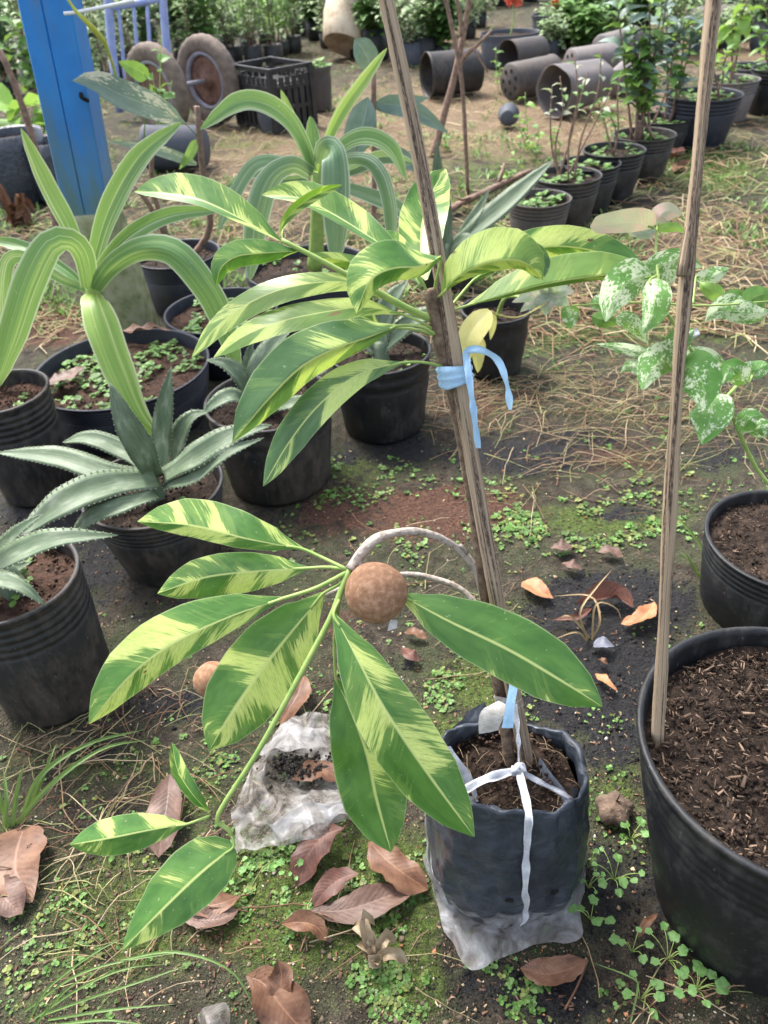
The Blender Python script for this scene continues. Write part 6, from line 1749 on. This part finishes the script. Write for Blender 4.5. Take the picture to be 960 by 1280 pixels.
# ------------------------------------------------------------------ litter nobody could count
WEED = [(600, 850, 80, 60, 1), (660, 655, 60, 25, 1), (745, 660, 110, 28, 1.1), (560, 935, 60, 60, .9), (470, 900, 70, 50, 1), (400, 1130, 150, 60, .5), (520, 1230, 90, 50, 1.2), (290, 920, 70, 40, .7), (230, 940, 80, 40, .5), (440, 600, 80, 40, .7), (600, 590, 80, 25, .6), (820, 900, 60, 90, .5), (800, 990, 50, 50, .5), (330, 1070, 60, 40, .8), (150, 1080, 150, 90, .16), (80, 1200, 120, 80, .16), (860, 560, 120, 50, .35), (700, 430, 140, 50, .35), (200, 930, 60, 30, .4), (700, 1130, 70, 60, .15), (430, 1170, 80, 50, .6), (650, 1250, 80, 30, .35), (830, 640, 60, 30, .6), (530, 700, 120, 50, .18), (380, 640, 60, 30, .4), (90, 400, 50, 30, .6), (480, 900, 480, 380, .03)]
b = Batch()
for x, y in spots(WEED, 13000):
    if y > 1300 or x < -30 or x > 990: continue
    q = onground(x, y)
    if not free(q): continue
    if mnoise.noise(Vector((q.x * 13, q.y * 13, 1))) + .5 * mnoise.noise(Vector((q.x * 40, q.y * 40, 1))) < -.05 + .5 * blob(BLACK, x, y): continue
    c = random.choice(((.09, .2, .035), (.13, .26, .055), (.18, .32, .09), (.08, .15, .03), (.2, .24, .06)))
    clover(b, q + Vector((0, 0, .001)), (U(.0009, .0019) if R() < .8 else U(.002, .0032)) * (1 if q.y < 1.1 else 1.5), random.choice((3, 4, 4, 5)), c)
b.build('ground_weeds', M['leafy'], None, label='carpet of tiny round leaved weeds spread over the damp soil', cat='weeds', kind='stuff')
b = Batch()
for _ in range(2600):                                              # taller weeds on the far ground
    x, y = U(-20, 980), U(60, 420)
    q = onground(x, y)
    if not free(q) or mnoise.noise(Vector((q.x * 2.2, q.y * 1.6, 7))) < -.02: continue
    for _ in range(random.choice((3, 5, 7))):
        a = U(0, 6.28); L = U(.02, .06); p0 = q + Vector((U(-.04, .04), U(-.04, .04), 0))
        d_ = Vector((math.cos(a) * .6, math.sin(a) * .6, U(.4, 1))) * L
        s = d_.cross(UP).normalized() * U(.003, .007)
        g = U(.7, 1.3); col = random.choice(((.16, .28, .07), (.22, .34, .1), (.12, .22, .05)))
        m_ = p0 + d_ * .5
        b.add([tuple(p0), tuple(m_ + s), tuple(p0 + d_ * .9 + Vector((d_.x * .3, d_.y * .3, 0))), tuple(m_ - s)], [(0, 1, 2), (0, 2, 3)], tuple(t * g for t in col))
b.build('field_weeds', M['leafy'], None, label='low green weeds scattered over the far straw ground', cat='weeds', kind='stuff')
STRW = [(720, 490, 190, 45, 1.5), (600, 500, 80, 40, 1.1), (860, 520, 130, 50, 1.0), (880, 350, 120, 70, .9), (760, 590, 120, 40, .6), (60, 930, 70, 40, .9), (110, 1060, 120, 60, .35), (200, 880, 120, 40, .3), (150, 1180, 120, 70, .2), (600, 770, 120, 50, .12), (700, 400, 140, 40, .4), (250, 960, 80, 60, .25), (900, 250, 80, 40, .8), (480, 700, 100, 60, .06), (400, 1170, 120, 70, .1), (820, 1230, 60, 40, .2)]
TAN = [(.42, .31, .19), (.34, .23, .13), (.52, .41, .26), (.28, .17, .1), (.2, .11, .065), (.4, .36, .17), (.3, .31, .13)]
b = Batch()
for x, y in spots(STRW, 1350):
    if y > 1300 or x < -40 or x > 1000: continue
    q = onground(x, y)
    if not free(q): continue
    L = U(.03, .17) * (1 if q.y > 1.0 else .75); a = random.gauss(.3, .8) + (math.pi if R() < .5 else 0)
    bend = U(-.8, .8)
    p = []
    for i in range(6):
        t = i / 5
        aa = a + bend * (t - .5) + (U(-.25, .25) if R() < .35 else 0)
        p.append((p[-1] if p else q) + (Vector((math.cos(aa), math.sin(aa), 0)) * L / 5 if p else Vector((0, 0, 0))))
    hgt = U(.002, .022)
    p = [Vector((e.x, e.y, gh(e.x, e.y) + .002 + hgt * math.sin(math.pi * (i + .3) / 6) * U(.6, 1.2))) for i, e in enumerate(p)]
    g = U(.7, 1.2); c = random.choice(TAN)
    strand(b, p, U(.0005, .0013), (c[0] * g, c[1] * g, c[2] * g))
for _ in range(7000):                                              # short straw over the far ground
    x, y = U(-30, 990), U(-20, 430) 
    q = onground(x, y)
    if not free(q) or mnoise.noise(Vector((q.x * 1.1, q.y * .9, 2))) < -.25: continue
    L = U(.04, .2); a = U(0, 6.28); d_ = Vector((math.cos(a), math.sin(a), 0)) * L
    k2 = Vector((-d_.y, d_.x, 0)) * U(-.25, .25)
    g = U(.8, 1.25); c = random.choice(TAN)
    strand(b, [q + Vector((0, 0, .004)), q + d_ * .5 + k2 + Vector((0, 0, U(.004, .04))), q + d_ + Vector((0, 0, U(.003, .03)))], U(.001, .0028), (c[0] * g, c[1] * g, c[2] * g))
b.build('straw_litter', M['straw'], None, label='dry straw and root strands strewn over the ground', cat='straw', kind='stuff')
b = Batch()
for _ in range(24000):
    x, y = U(-20, 980), U(470, 1290)
    q = onground(x, y)
    if not free(q): continue
    px_b, px_r = blob(BLACK, x, y), blob(BROWN, x, y)
    g = U(.5, 1.5)
    c = (.02, .019, .019) if px_b > .3 else ((.16, .085, .055) if px_r > .25 else (.13, .1, .07))
    if R() < .1: c = random.choice(((.45, .33, .2), (.4, .36, .3), (.35, .16, .08)))
    crumb(b, (q.x, q.y, q.z + .0005), U(.0007, .0026) if R() < .96 else U(.003, .006), (c[0] * g, c[1] * g, c[2] * g))
for _ in range(4200):                                              # flat flecks of rotten leaf and bark
    x, y = U(-20, 980), U(450, 1290)
    q = onground(x, y)
    if not free(q) or mnoise.noise(Vector((q.x * 6, q.y * 6, 9))) < -.1: continue
    Mx = rotm(U(-.5, .5), U(-.5, .5), U(0, 6.3)); s_ = U(.0012, .0042)
    g = U(.4, 1.3); c = random.choice(((.2, .11, .07), (.3, .2, .12), (.1, .055, .04), (.4, .3, .19), (.14, .09, .07)))
    b.add(CHIP * np.array([s_, s_ * U(.6, 2), s_ * .3]) @ Mx.T + np.array([q.x, q.y, q.z + .001], np.float32), CHIPF, (c[0] * g, c[1] * g, c[2] * g))
b.build('soil_crumbs', M['bits'], None, label='loose crumbs of soil, grit and plant bits over the ground', cat='soil', kind='stuff')
